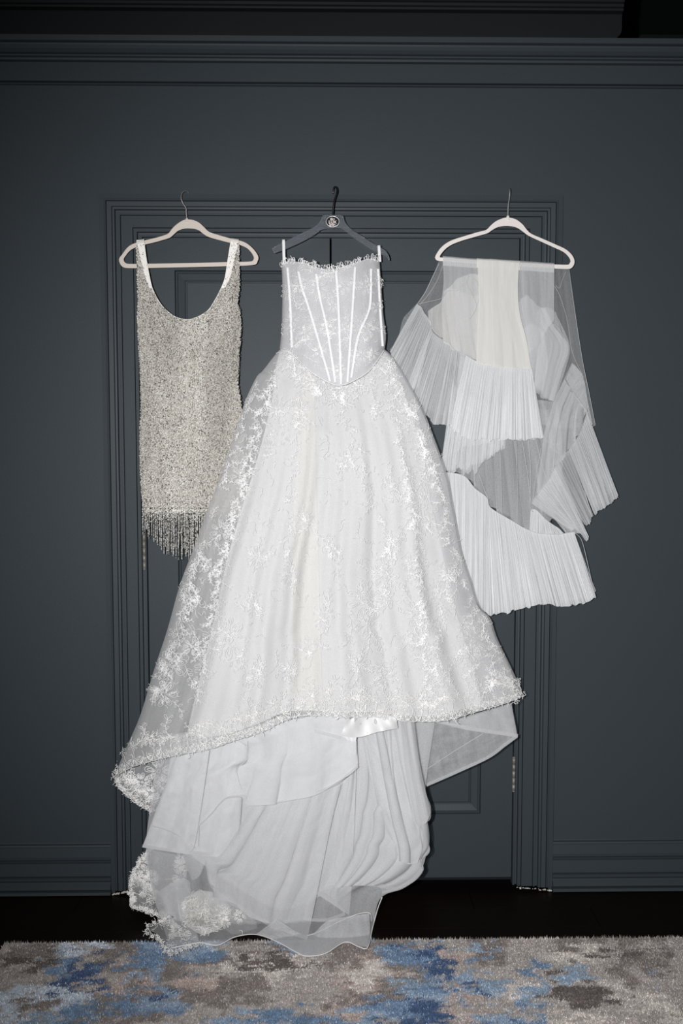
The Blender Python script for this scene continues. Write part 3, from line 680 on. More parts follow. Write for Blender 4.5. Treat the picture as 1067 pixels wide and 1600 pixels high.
SL = [(437,546),(423,563),(410,580),(402,587),(387,617),(377,644),(359,698),(338,759),(321,803),(305,850),(281,914),(262,982),(240,1049),(219,1118),(196,1171),(178,1214)]
SR = [(601,546),(616,561),(638,597),(661,640),(677,681),(698,740),(710,800),(722,863),(737,909),(750,948),(766,966),(777,998),(801,1048),(818,1088)]
WAIST = [(437,546),(452,551),(470,566),(485,580),(500,590),(520,600),(532,602),(546,598),(571,584),(586,568),(601,546)]
HEM = [(178,1214),(205,1200),(232,1191),(278,1180),(327,1171),(367,1157),(413,1143),(440,1128),(470,1119),(498,1119),(525,1121),(584,1121),(619,1126),(667,1128),(702,1125),(743,1113),(778,1103),(799,1096),(818,1088)]
def sk_depth(scale=1.0, off=0.0, edge=.090):
    def f(PX, PY, U, V):
        b = np.sin(PI*np.clip(U, 0, 1))**.55
        base = .066+(edge-.066)*np.clip(V*6, 0, 1)+.006*V+(.062+.10*V)*b*scale
        w = np.clip(V*1.6, 0, 1)
        fold = .009*np.sin(2*PI*(5.2*U+.15*np.sin(3*V)))+.006*np.sin(2*PI*(9.5*U+.3*V)+1.2)+.004*np.sin(2*PI*(17*U-.3*V)+2)
        cr = (fbm(U*7+2, V*9+3, 3)-.5)*.010
        return base+(fold*w+cr)*b+off
    return f
o_, g1 = sheet('lace_overlay', LACE_NET, gown, WAIST, HEM, SL, SR, sk_depth(), 300, 260)
F_SK = Field(*g1)
ISL = [(437,548),(430,580),(426,620),(412,680),(395,740),(376,800),(356,870),(338,950),(322,1020),(300,1110),(292,1150)]
ISR = [(601,548),(618,580),(640,640),(660,710),(672,780),(690,860),(708,940),(728,1010),(746,1070),(752,1100)]
IH = [(292,1150),(340,1150),(400,1132),(450,1112),(520,1112),(584,1113),(619,1117),(667,1119),(705,1112),(752,1100)]
def under(X, Y, off):
    d = F_SK(X, Y); return np.where(np.isnan(d), .085, d)+off
o_, g2 = sheet('skirt_lining', LINE_SILK, gown, WAIST, IH, ISL, ISR, lambda X, Y, U, V: under(X, Y, -.010-.008*np.sin(PI*U)), 200, 160)
ISL2 = [(476,576),(470,640),(464,740),(458,850),(456,960),(455,1090)]; ISR2 = [(492,588),(492,640),(494,740),(497,850),(500,960),(504,1100)]
sheet('lining_fold_highlight', CREAM_SILK, gown, [(476,576),(484,582),(492,588)], [(455,1090),(480,1100),(504,1100)], ISL2, ISR2, lambda X, Y, U, V: under(X, Y, -.006-.004*np.sin(PI*U)), 120, 110)  # bright cream strip standing in for a fold highlight in the lining
PETT = sheer('petticoat_organza', (.86,.865,.89), .62, .08, 24, 1)
PR = [(x-3, y) for x, y in SR[:-1]]+[(806,1092)]
sheet('petticoat', PETT, gown, [(560,590),(580,575),(601,548)], [(600,1112),(667,1118),(702,1114),(743,1102),(778,1094),(806,1084)], [(560,590),(590,800),(600,1112)], PR, lambda X, Y, U, V: under(X, Y, -.006-.030*(1-U)), 90, 120)
sheet('skirt_back', LACE_NET, gown, [(437,546),(520,550),(601,546)], HEM, SL, SR, lambda X, Y, U, V: .068+.015*np.clip(V*6, 0, 1)+.003*np.sin(2*PI*6*U)*V+0*X, 120, 80)
sheet('lining_back', LINE_SILK, gown, [(437,548),(520,552),(601,548)], IH, ISL, ISR, lambda X, Y, U, V: .058+.030*np.clip(V*6, 0, 1)+.002*np.sin(2*PI*5*U)*V+0*X, 60, 50)
# folded-back corner of the lace hem at far left
COR = [(178,1214),(205,1201),(232,1192),(272,1184)]
o_, g3 = sheet('lace_facing', LACE_NET, gown, COR, [(183,1230),(196,1242),(214,1256),(237,1271)], [(178,1214),(183,1230)], [(272,1184),(255,1230),(237,1271)], lambda X, Y, U, V: .084+.006*np.sin(6*U)+.004*V, 50, 30)
F_CO = Field(*g3)
# bodice
BT = [(440,416),(450,410),(465,409),(482,413),(501,419),(520,421),(537,416),(559,409),(578,404),(593,408)]
BL_ = [(440,416),(441,437),(441,471),(440,514),(437,546)]; BR_ = [(593,408),(596,450),(599,492),(603,524),(601,546)]
def bd_depth(X, Y, U, V):
    return .062+(.055+.035*V)*np.sin(PI*np.clip(U, 0, 1))**.6+.010*np.exp(-((V-.15)/.2)**2)*np.sin(2*PI*U)**2+(fbm(U*9, V*7, 2)-.5)*.006
o_, gb = sheet('bodice', CORSET, gown, BT, WAIST, BL_, BR_, bd_depth, 120, 100)
F_BD = Field(*gb)
o_, gq = sheet('bodice_net', LACE_NET, gown, BT, WAIST, BL_, BR_, lambda X, Y, U, V: bd_depth(X, Y, U, V)+.003, 120, 60)
sheet('bodice_back', CORSET, gown, [(440,416),(470,425),(520,432),(565,425),(593,408)], [(437,546),(520,548),(601,546)], BL_, BR_, lambda X, Y, U, V: .045+.012*np.sin(PI*U)+0*X, 40, 30)
for ln in ([(449,418),(453,470),(456,543)], [(466,424),(472,450),(484,486),(500,540),(516,596)], [(494,428),(499,461),(511,514),(524,597)], [(525,423),(529,482),(533,600)], [(555,417),(551,482),(543,597)], [(580,420),(579,470),(574,492),(559,528),(549,590)], [(591,420),(594,480),(598,541)]):
    P = curve(ln, 40); D = F_BD(P[:, 0], P[:, 1]); D = np.where(np.isnan(D), np.nanmean(D), D)
    V = np.vstack([at(P[:, 0]-2.0, P[:, 1], D+.002), at(P[:, 0]-1.3, P[:, 1], D+.0045), at(P[:, 0]+1.3, P[:, 1], D+.0045), at(P[:, 0]+2.0, P[:, 1], D+.002)])
    link('boning', mesh_np('boning', V, grid_faces(4, 40)), BONE, gown, True)
cord('waist_seam', THREAD, gown, WAIST, lambda x, y: np.nan_to_num(F_BD(x, y), nan=.1)+.004, .0016, 70)
for x0, x1, y0, y1 in ((443, 444, 377, 413), (592, 593.5, 386, 409)):
    mb = MB(); fr = [(x0, y0, HC+.008), (x0, y0-2.4, HC+.007), (x0, y0-3.2, HC), (x0, y0-2.4, HC-.007), (x0, y0+4, HC-.008)]
    V = []
    for (x, y, d) in [(x1, y1, .066)]+fr+[(x1, y1, .05)]: V += [pt(x-2.1, y, d), pt(x+2.1, y, d)]
    mb.add(V, [(2*i, 2*i+1, 2*i+3, 2*i+2) for i in range(6)]); mb.build('hanging_loop', SATINW, gown, True)
# scalloped top edge
L = []
P = curve(BT, 200)
for i in range(0, 198, 7):
    x, y = P[i]; h = 3.5+2.8*abs(math.sin(i*.11+.6))+random.uniform(-1, 1.5)
    a = -PI/2+random.uniform(-.5, .5); L.append(loop_(x, y+2, a, h+3, 2.4, n=10)); L.append(arr((x, y+1), (x+random.uniform(-3, 3), y-h*random.uniform(.5, 1.3))))
for k in range(70):
    x, y = P[random.randrange(199)]; L += squiggle(x, y-random.uniform(-3, 3), 4)
lace('top_lace_edge', L, lambda x, y: np.full(len(x), .068)+.060*np.sin(PI*np.clip((x-440)/153, 0.02, .98))**.6, gown, .32)
# bodice lace
L = []
for (cx, cy, r, n) in ((497,450,17,7),(466,447,13,6),(538,446,14,6),(571,448,14,6),(478,520,13,6),(510,512,12,6),(546,505,11,5),(575,515,14,6),(456,500,12,6),(588,480,10,5),(500,548,12,6),(462,535,11,6),(566,556,11,6),(583,552,10,6),(520,478,10,6),(447,460,9,5),(532,575,10,6)):
    L += flower(cx, cy, r, random.uniform(0, 3), n)
for k in range(46):
    L += spray(random.uniform(446, 594), random.uniform(425, 590), random.uniform(22, 42), random.uniform(0, 2*PI), random.uniform(-1.6, 1.6), 5)
for k in range(80): L += squiggle(random.uniform(442, 598), random.uniform(415, 590), 9)
lace('bodice_lace', L, F_BD, gown, .30, .006)
# skirt lace: motifs scattered in drifting vertical garlands
def inside(x, y): return yi(SL, y)+4 < x < yi(SR, y)-4
L = []
spots = [(660,790,26),(655,820,18),(570,940,30),(575,975,22),(600,905,22),(360,1000,28),(355,985,22),(300,930,16),(268,1040,22),(255,1085,20),(740,1000,26),(735,1020,18),(655,960,22),(650,1000,18),
 (430,640,16),(375,745,14),(345,830,16),(330,890,12),(640,640,16),(660,700,18),(668,735,15),(480,820,18),(452,900,16),(540,720,16),(620,760,14),(610,860,14),(480,1010,14),(450,1050,16),(560,1040,18),(600,1060,16),(700,900,16),(505,960,16),(520,860,12),(400,870,16),(395,950,14),(590,640,14),(470,640,14),(420,700,13),(640,880,14),(690,1060,18),(770,1060,14),(300,1010,14),(400,1060,16)]
for (x, y, r) in spots:
    L += flower(x, y, r, random.uniform(0, 3), 7)
    for k in range(4): L += spray(x+random.uniform(-r, r), y+random.uniform(-r, r), r*random.uniform(1.2, 2.2), random.choice([-PI/2, PI/2])+random.uniform(-1.1, 1.1), random.uniform(-1.5, 1.5), 6)
    for k in range(6): L += squiggle(x+random.gauss(0, r*.8), y+random.gauss(0, r*1.1), 9)
def garland(pts, s, dens=9):
    P = curve(pts, int(np.linalg.norm(np.diff(np.array(pts, float), axis=0), axis=1).sum()/dens)); out = []
    for i, (x, y) in enumerate(P):
        out += spray(x, y, s*random.uniform(1.5, 2.4), PI/2+random.uniform(-1.2, 1.2), random.uniform(-1.5, 1.5), 5)
        if i % 2 == 0: out += flower(x+random.uniform(-s, s)*.5, y, s*random.uniform(.45, .8), random.uniform(0, 3), 5)
        out += squiggle(x, y, s*.8)
    return out
L += garland([(427,590),(405,660),(388,720),(372,775),(358,840),(345,900),(330,980),(318,1040),(305,1090)], 9, 7)
L += garland([(400,600),(380,650),(362,710),(345,760)], 8, 10)
L += garland([(312,860),(300,900),(285,960),(262,1030),(245,1080)], 11, 9)
L += garland([(612,565),(630,620),(650,670),(672,720),(690,780),(705,850),(724,910)], 9, 8)
L += garland([(612,590),(625,680),(640,780),(655,860),(662,950),(668,1040),(668,1100)], 8, 8)
L += garland([(530,610),(545,660),(560,700),(575,760),(600,820),(615,860)], 9, 14)
L += garland([(700,900),(690,950),(685,1000),(684,1050)], 11, 9)
L += garland([(470,620),(462,700),(455,780),(450,860)], 9, 18)
L += garland([(740,930),(762,990),(785,1050),(800,1080)], 9, 10)
for k in range(260):
    y = random.uniform(560, 1110)**1.0; x = random.uniform(yi(SL, y), yi(SR, y)); L += squiggle(x, y, random.uniform(6, 13))
# dense waist lace
for k in range(130):
    t = random.random(); p = curve(WAIST, 60)[int(t*59)]; L += squiggle(p[0]+random.gauss(0, 5), p[1]+abs(random.gauss(0, 14)), 8)
    if k % 3 == 0: L += spray(p[0], p[1]+random.uniform(4, 22), 20, random.uniform(0, PI), random.uniform(-1.5, 1.5), 5)
L = [p for p in L if inside(p[0][0], p[0][1])]
lace('skirt_lace', L, F_SK, gown, .30, .004)
# scalloped hem border
def border(hem, field, name, parent, deep=30, step=15, up=-1, wp=.33, nosc=False, fringe=True, flat=None):
    P = curve(hem, 400); s = np.r_[0, np.cumsum(np.linalg.norm(np.diff(P, axis=0), axis=1))]; Ls = []; q = 0.0
    while q < s[-1]:
        x, y = np.interp(q, s, P[:, 0]), np.interp(q, s, P[:, 1]); x2, y2 = np.interp(min(q+2, s[-1]), s, P[:, 0]), np.interp(min(q+2, s[-1]), s, P[:, 1])
        ta = math.atan2(y2-y, x2-x+1e-6); na = ta-PI/2*(-up); R = step*random.uniform(.75, 1.15)*(1 if deep > 20 else .8)
        cx, cy = x+math.cos(na)*R*1.0, y+math.sin(na)*R*1.0
        for rr in (1.0,): 
            t = np.linspace(-PI*.62, PI*.62, 14)+na+PI; Ls.append(np.stack([cx+R*rr*np.cos(t), cy+R*rr*np.sin(t)], 1))
        for k in range(5):
            a = na+PI+(-1.1+k*.55); Ls.append(loop_(cx+R*.42*math.cos(a), cy+R*.42*math.sin(a), a, R*.55, R*.13, n=8))
        if fringe:
            for k in range(3):
                a = na+PI+random.uniform(-.9, .9); Ls.append(arr((cx+R*math.cos(a), cy+R*math.sin(a)), (cx+(R+random.uniform(1.5, 4))*math.cos(a+.1), cy+(R+random.uniform(1.5, 4))*math.sin(a+.1))))
        if deep < 20: q += step*random.uniform(.8, 1.05); continue
        fx, fy = x+math.cos(na)*deep*random.uniform(.5, .85), y+math.sin(na)*deep*random.uniform(.5, .85)
        Ls += flower(fx, fy, random.uniform(5, 9), random.uniform(0, 3), 6); Ls += spray(fx, fy, deep*random.uniform(.6, 1.1), na+random.uniform(-1.3, 1.3), random.uniform(-2, 2), 5)
        for k in range(3): Ls += squiggle(x+math.cos(na)*deep*random.random()+random.gauss(0, 4), y+math.sin(na)*deep*random.random(), 8)
        q += step*random.uniform(.8, 1.05)
    return lace(name, Ls, field, parent, wp, .004, THREAD2)
def F_SKX(x, y):  # hem threads overhang the net slightly
    d = F_SK(x, y); k = np.isnan(d)
    if k.any():
        e = F_SK(x+np.where(x < 500, 5, -5), y-7); d = np.where(k, e, d)
    return d
border(HEM, F_SKX, 'hem_lace', gown, 38, 15)
border([(180,1216),(183,1228),(196,1242),(214,1257),(237,1270)], lambda x, y: np.where(np.isnan(F_CO(x, y)), .085, F_CO(x, y)), 'hem_lace', gown, 26, 10)
L = []
for (x, y, r) in ((248,1205,20),(222,1222,14),(205,1215,9),(255,1225,12),(235,1240,10)):
    L += flower(x, y, r, 1, 8)
    for k in range(2): L += squiggle(x+random.gauss(0, r*.6), y+random.gauss(0, r*.6), 8)
lace('facing_lace', L, F_CO, gown, .45, .004)

# ---- under-layers: organza panels and train
def ld(base, amp=.008, n=3, ph=0, grow=.05, edge=1):
    """panel depth: bows outwards, gentle tubular folds, further out towards the hem"""
    def f(X, Y, U, V):
        b = np.sin(PI*np.clip(U, .0, 1))**.6 if edge else 1
        return base+grow*V+.02*b*edge+amp*np.sin(2*PI*n*U+ph+.8*V)*(.3+.7*V)+(fbm(U*6+ph, V*6+ph*3, 3)-.5)*amp*1.6
    return f
# deep backing layers
o_, gT = sheet('train_net', ORG_S, gown, [(250,1150),(400,1130),(560,1112),(680,1122)], [(265,1478),(311,1472),(340,1476),(367,1463),(400,1459),(432,1470),(465,1488),(480,1493),(508,1489),(539,1471),(560,1478),(574,1480)],
      [(250,1150),(236,1250),(228,1330),(240,1400),(265,1478)], [(680,1122),(664,1240),(668,1300),(662,1350),(640,1382),(596,1402),(584,1440),(574,1480)], ld(.13, .008, 5, .4, .10), 150, 130)
F_TR = Field(*gT)
cord('train_edge', THREAD, gown, [(265,1482),(311,1473),(340,1477),(367,1464),(400,1460),(432,1471),(465,1489),(480,1494),(508,1490),(539,1472),(560,1479),(574,1481),(582,1450),(590,1420),(597,1402)], lambda x, y: np.full(len(x), .24), .0014)
sheet('underskirt', ORG_D, gown, [(273,1150),(400,1128),(520,1112),(640,1120)], [(300,1338),(360,1380),(440,1420),(520,1392),(600,1370),(640,1330)], [(273,1150),(262,1240),(300,1338)], [(640,1120),(655,1200),(650,1270),(640,1330)], ld(.11, .006, 4, 1, .06), 90, 60)
# right-hand vertical folds
RS = [(629,1124),(640,1180),(667,1244),(673,1262),(672,1280),(662,1288),(660,1292),(665,1302),(669,1316),(672,1328),(668,1336),(659,1344),(662,1358),(655,1370),(643,1380),(619,1392),(598,1397)]
o_, gR = sheet('organza_fall', ORG, gown, [(546,1118),(575,1118),(600,1122),(629,1126)], [(501,1393),(530,1387),(556,1384),(591,1385),(598,1397)], [(546,1118),(556,1190),(548,1250),(530,1320),(501,1393)], RS,
      ld(.16, .004, 3, .3, .05), 160, 90, pleat=(6, 4.5, .008, 3))
tape('horsehair_band', HORSE, gown, [(501,1393),(530,1387),(556,1384),(591,1386),(619,1392),(643,1380),(655,1369),(662,1358)], .222, 6, side=-1)
sheet('organza_fall', ORG, gown, [(560,1120),(590,1122),(628,1127)], [(620,1330),(632,1347),(645,1350),(659,1341)], [(560,1120),(575,1200),(592,1270),(620,1330)], [(628,1127),(648,1200),(664,1262),(671,1315),(659,1341)], ld(.185, .008, 2.2, 2.2, .02), 90, 60, pleat=(4, 5, .008, 8))
# narrow folds
for (tl, tr, bl, br, d) in (((630,1126),(647,1127),(655,1284),(673,1270),.205), ((612,1125),(632,1126),(640,1260),(662,1287),.20), ((598,1124),(612,1125),(618,1250),(640,1300),.196), ((570,1124),(590,1126),(604,1330),(640,1345),.19)):
    sheet('organza_fold', ORG, gown, [tl, tr], [bl, ((bl[0]+br[0])/2+1, max(bl[1], br[1])+3), br], [tl, (tl[0]*.5+bl[0]*.5-2, tl[1]*.5+bl[1]*.5), bl], [tr, (tr[0]*.5+br[0]*.5-3, tr[1]*.5+br[1]*.5), br],
          lambda X, Y, U, V, d=d: d+.014*np.sin(PI*U)+.01*V, 20, 50)
# large central hanging panel
o_, gC = sheet('organza_panel', ORG, gown, [(395,1255),(419,1256),(465,1248),(518,1231),(532,1226)], [(325,1372),(336,1392),(347,1404),(413,1443),(445,1457),(480,1468)], [(395,1255),(375,1290),(345,1335),(321,1343),(325,1372)], [(532,1226),(517,1286),(500,1370),(480,1468)], ld(.19, .006, 3, .2, .045), 150, 90, pleat=(4, 8.5, .012, 5))
F_C = Field(*gC)
tape('horsehair_band', HORSE, gown, [(321,1344),(327,1381),(347,1404),(380,1424),(413,1443),(445,1456),(480,1468)], lambda x, y: np.interp(y, [1340, 1470], [.225, .258]), 6, side=-1)
cord('panel_edge', EDGE, gown, [(532,1226),(517,1286),(500,1370),(480,1468)], lambda x, y: np.interp(y, [1226, 1470], [.205, .262]), .001)
sheet('organza_panel', ORG, gown, [(532,1226),(560,1199)], [(492,1395),(545,1430)], [(532,1226),(517,1286),(500,1350),(492,1395)], [(560,1199),(556,1280),(552,1360),(545,1430)], ld(.17, .006, 2, .2, .03), 40, 60)
cord('panel_edge', EDGE, gown, [(556,1200),(553,1300),(549,1380),(544,1441)], .215, .0009)
# upper centre layer with curved hem
o_, gU = sheet('organza_tier', ORG_D, gown, [(372,1158),(413,1144),(440,1129),(498,1119),(546,1121)], [(354,1247),(386,1246),(393,1258),(419,1257),(465,1248),(518,1231),(560,1199)], [(372,1158),(387,1170),(386,1190),(372,1200),(365,1222),(354,1247)], [(546,1121),(556,1150),(558,1175),(560,1199)], ld(.20, .004, 3, 1.5, .012), 100, 50, pleat=(3, 8, .008, 2))
tape('horsehair_band', HORSE, gown, [(354,1247),(370,1245),(385,1246),(391,1257),(419,1257),(465,1248),(518,1230),(542,1213),(560,1198)], .226, 3.2, side=-1)
tape('horsehair_band', HORSE, gown, [(430,1128),(470,1139),(500,1147),(532,1155)], .218, 5, side=-1)
# left tier: folded stiff organza
o_, gL = sheet('organza_tier', ORG_D, gown, [(273,1184),(327,1171),(367,1158),(386,1153)], [(222,1324),(260,1330),(300,1336),(340,1339),(368,1338)], [(273,1184),(255,1235),(238,1282),(222,1324)], [(386,1153),(386,1185),(371,1202),(376,1240),(377,1255),(373,1300),(368,1338)], ld(.165, .008, 2.4, .9, .03), 90, 80)
tape('horsehair_band', HORSE, gown, [(222,1324),(250,1329),(300,1334),(340,1338),(368,1337)], .212, 5, side=-1)
cord('horsehair_band', EDGE, gown, [(236,1290),(262,1298),(290,1312),(305,1325)], .214, .0013)
tape('horsehair_band', HORSE, gown, [(311,1291),(330,1272),(345,1254),(356,1247),(377,1245)], .218, 2.2, side=-1)
for ln in ([(327,1172),(318,1235),(308,1300),(302,1326),(292,1333)], [(377,1247),(374,1290),(369,1336)], [(311,1291),(310,1322)], [(387,1158),(386,1185),(371,1201),(374,1222),(384,1248)]):
    cord('pleat_edge', EDGE, gown, ln, .216, .0011)
# small fold under the left tier
sheet('organza_fold', ORG, gown, [(285,1332),(320,1338)], [(300,1376),(312,1368),(322,1340)], [(285,1332),(292,1355),(300,1376)], [(320,1338),(322,1340)], ld(.15, .004, 1, 0, .01), 24, 20)
# right sheer flap
RF = [(646,1127),(720,1120),(799,1098)]
sheet('hem_flap', ORG_S, gown, RF, [(667,1229),(715,1208),(764,1185),(790,1166),(809,1152)], [(646,1127),(656,1180),(667,1229)], [(799,1098),(804,1125),(809,1152)], ld(.10, .006, 2, .2, .01), 60, 40, (1, 1, 0, 0))
sheet('hem_flap', ORG_S, gown, [(655,1126),(720,1122),(799,1100)], [(680,1129),(737,1142),(808,1152)], [(655,1126),(680,1129)], [(799,1100),(808,1152)], ld(.115, .003, 2, .2, .005), 50, 16)
tape('horsehair_band', HORSE, gown, [(667,1229),(715,1208),(764,1185),(790,1166),(809,1152)], .128, 5, side=-1)
tape('horsehair_band', HORSE, gown, [(680,1129),(737,1141),(780,1148),(809,1152)], .130, 5, side=-1)
cord('horsehair_band', EDGE, gown, [(667,1202),(700,1180),(735,1158),(755,1146)], .126, .0012)
# satin bow end
o_, gs = sheet('satin_ribbon', SATINW, gown, [(542,1127),(560,1118),(590,1114),(619,1122)], [(532,1149),(548,1152),(566,1151),(590,1144),(622,1138)], [(542,1127),(532,1149)], [(619,1122),(622,1138)],
      lambda X, Y, U, V: .235+.010*np.sin(8*U+2*V)+.007*np.sin(15*U-3*V)+.004*V, 40, 14)
sheet('satin_ribbon', SATINW, gown, [(532,1149),(545,1147),(557,1152)], [(541,1156),(549,1158),(556,1159)], [(532,1149),(541,1156)], [(557,1152),(556,1159)], lambda X, Y, U, V: .232+.003*np.sin(8*U), 10, 6)
sheet('satin_ribbon', ORG_D, gown, [(541,1163),(557,1158)], [(545,1172),(556,1180)], [(541,1163),(545,1172)], [(557,1158),(556,1180)], lambda X, Y, U, V: .23+0*U, 6, 6)
# train lace at lower left
LT = [(229,1327),(262,1333),(287,1338),(300,1342)]; LB = [(206,1364),(222,1385),(240,1396),(262,1402)]
o_, gx1 = sheet('train_lace_net', LACE_NET, gown, LT, LB, [(229,1327),(216,1345),(206,1364)], [(300,1342),(285,1375),(262,1402)], ld(.12, .004, 2, 0, .02), 40, 30)
FX1 = Field(*gx1)
o_, gx2 = sheet('train_lace_net', LACE_NET, gown, [(206,1362),(222,1378),(245,1390),(262,1402)], [(206,1419),(229,1424),(249,1434),(266,1436)], [(206,1362),(201,1384),(204,1405),(206,1419)], [(262,1402),(262,1420),(266,1436)], ld(.14, .004, 2, 0, .05), 40, 36)
FX2 = Field(*gx2)
o_, gx3 = sheet('train_lace_net', ORG, gown, [(245,1395),(262,1384),(285,1372),(297,1378)], [(265,1435),(290,1464),(311,1472)], [(245,1395),(255,1415),(265,1435)], [(297,1378),(300,1420),(311,1472)], ld(.17, .006, 2, 0, .05), 40, 40)
FX3 = Field(*gx3)
o_, gx4 = sheet('train_lace_net', LACE_NET, gown, [(262,1436),(275,1445),(300,1458),(312,1470)], [(232,1452),(245,1460),(256,1470),(265,1487)], [(262,1436),(248,1443),(232,1452)], [(312,1470),(290,1480),(265,1487)], ld(.22, .004, 2, 0, .05), 30, 30)
FX4 = Field(*gx4)
o_, gx5 = sheet('train_lace_net', LACE_NET, gown, [(330,1395),(360,1402),(400,1440)], [(352,1452),(366,1460),(402,1450)], [(330,1395),(335,1425),(352,1452)], [(400,1440),(402,1450)], ld(.2, .004, 2, 0, .05), 30, 24)
FX5 = Field(*gx5)
def fill_lace(F, x0, x1, y0, y1, nf, ns, r, wp=.38):
    Ls = []
    for k in range(nf): Ls += flower(random.uniform(x0, x1), random.uniform(y0, y1), random.uniform(.7, 1.2)*r, random.uniform(0, 3), 8)
    for k in range(ns): Ls += squiggle(random.uniform(x0, x1), random.uniform(y0, y1), 8)
    lace('train_lace', Ls, F, gown, wp, .004, THREAD2)
fill_lace(FX1, 208, 290, 1334, 1398, 12, 12, 12)
fill_lace(FX2, 202, 264, 1366, 1434, 16, 30, 8)
fill_lace(FX4, 234, 312, 1436, 1486, 14, 26, 8)
fill_lace(FX5, 330, 400, 1398, 1458, 5, 12, 9)
for hem, F, dfl in (([(206,1362),(201,1384),(204,1405),(206,1419),(229,1424),(249,1434),(262,1436)], FX2, .15), ([(262,1437),(232,1452),(252,1467),(265,1487),(290,1478),(311,1472)], FX4, .36), ([(229,1329),(216,1345),(206,1363)], FX1, .13)):
    border(hem, lambda x, y, F=F, dfl=dfl: np.where(np.isnan(F(x, y)), np.nanmin(np.r_[F(x, y), dfl]), F(x, y)), 'hem_lace', gown, 14, 9, up=1 if hem[0][1] > 1400 else -1, wp=.36)
# crumpled silk lining showing at the bottom of the train
o_, gz = sheet('crumpled_lining', CREAM_SILK, gown, [(285,1408),(310,1392),(345,1398),(356,1412)], [(290,1446),(315,1460),(335,1455),(352,1446)], [(285,1408),(278,1425),(290,1446)], [(356,1412),(362,1430),(352,1446)],
      lambda X, Y, U, V: np.maximum(.2, floor_d(X, Y, .02)+.01)+.03*np.sin(PI*U)*np.sin(PI*V)+(fbm(U*9, V*9, 3)-.5)*.05*np.sin(PI*U)*np.sin(PI*V), 60, 50)
FZ = Field(*gz); Ls = []
for k in range(120): Ls += squiggle(random.uniform(285, 356), random.uniform(1398, 1455), 8)
lace('train_lace', Ls, FZ, gown, .45, .006, THREAD2)
# embroidered sprig seen through the organza at right
Ls = flower(604, 1318, 12, 0, 6)+spray(612, 1325, 30, 1.4, .5, 6)+spray(598, 1300, 22, -1.2, .6, 5)
for k in range(14): Ls += squiggle(random.gauss(606, 8), random.gauss(1325, 14), 8)
lace('train_lace', Ls, .19, gown, .4, 0)
# bottom hem sweep over the rug
sheet('hem_sweep', ORG_S, gown, [(432,1436),(480,1462),(510,1440),(545,1432),(577,1428)], [(400,1460),(432,1471),(465,1489),(480,1494),(508,1490),(539,1472),(574,1480)], [(432,1436),(400,1460)], [(577,1428),(578,1455),(574,1480)], ld(.3, .003, 2, 0, .03), 60, 24)
tape('horsehair_band', HORSE, gown, [(492,1396),(510,1404),(530,1420),(538,1427)], .235, 5, side=-1)
tape('horsehair_band', HORSE, gown, [(487,1440),(510,1440),(530,1434),(540,1430)], .245, 5, side=-1)
cord('train_edge', THREAD, gown, [(480,1462),(500,1455),(530,1440),(560,1428),(578,1427),(580,1440)], .25, .001)

# ------------------------------------------------------------------ tulle veil
TC = (0.83, 0.84, 0.855)
T1 = sheer('tulle_single', TC, .20, .05, 26, 1.2, grain=.08, gscale=700)
T2 = sheer('tulle_double', TC, .42, .08, 26, 1.2, grain=.07, gscale=700)
T2B = sheer('tulle_fall', TC, .33, .07, 26, 1.2, grain=.09, gscale=700)
T3 = sheer('tulle_gathered', TC, .54, .22, 90, 1.0, grain=.08, gscale=600)
T4 = sheer('tulle_dense', TC, .78, .20, 120, 1.0, grain=.06, gscale=600)
TCR = sheer('tulle_folded_cream', (0.80, 0.79, 0.765), .90, .06, 16, 1)
TMID = sheer('tulle_folded', (0.79, 0.785, 0.77), .58, .12, 22, 1.2, grain=.05)
veil = empty('tulle_veil', pt(790, 412, .045), 'white tiered tulle veil with ruffles draped over the ivory hanger', 'veil')
def vd(base, amp=.003, n=4, ph=0, grow=.0, top=None):
    def f(X, Y, U, V):
        return base+grow*V+amp*np.sin(2*PI*n*U+ph+V)*(.3+.7*V)+(fbm(U*8+ph, V*5+ph*2, 2)-.5)*amp*1.5
    return f
# back sheer sheet, hanging from the whole bar
sheet('tulle_sheet', T1, veil, [(686,406),(740,408),(800,412),(888,420)], [(652,476),(700,560),(790,640),(868,668),(930,664)], [(686,406),(676,432),(664,457),(652,476)], [(888,420),(897,478),(909,557),(920,612),(930,664)], vd(.030, .003, 5, 0, .006), 90, 60, pleat=(7, 5, .003, 4))
cord('selvage', EDGE, veil, [(889,421),(897,478),(909,557),(920,612),(930,664)], .030, .0008)
cord('selvage', EDGE, veil, [(930,664),(923,668),(918,672)], .033, .0008)
cord('fold_edge', EDGE, veil, [(686,412),(676,432),(664,457),(651,476)], .030, .0009)
cord('fold_edge', EDGE, veil, [(693,412),(682,440),(668,462),(656,476)], .030, .0006)
cord('fold_edge', EDGE, veil, [(846,428),(868,450),(880,478),(888,510),(894,550),(912,590)], .031, .0006)
cord('fold_edge', EDGE, veil, [(884,424),(879,436),(874,450),(868,446)], .031, .0005)
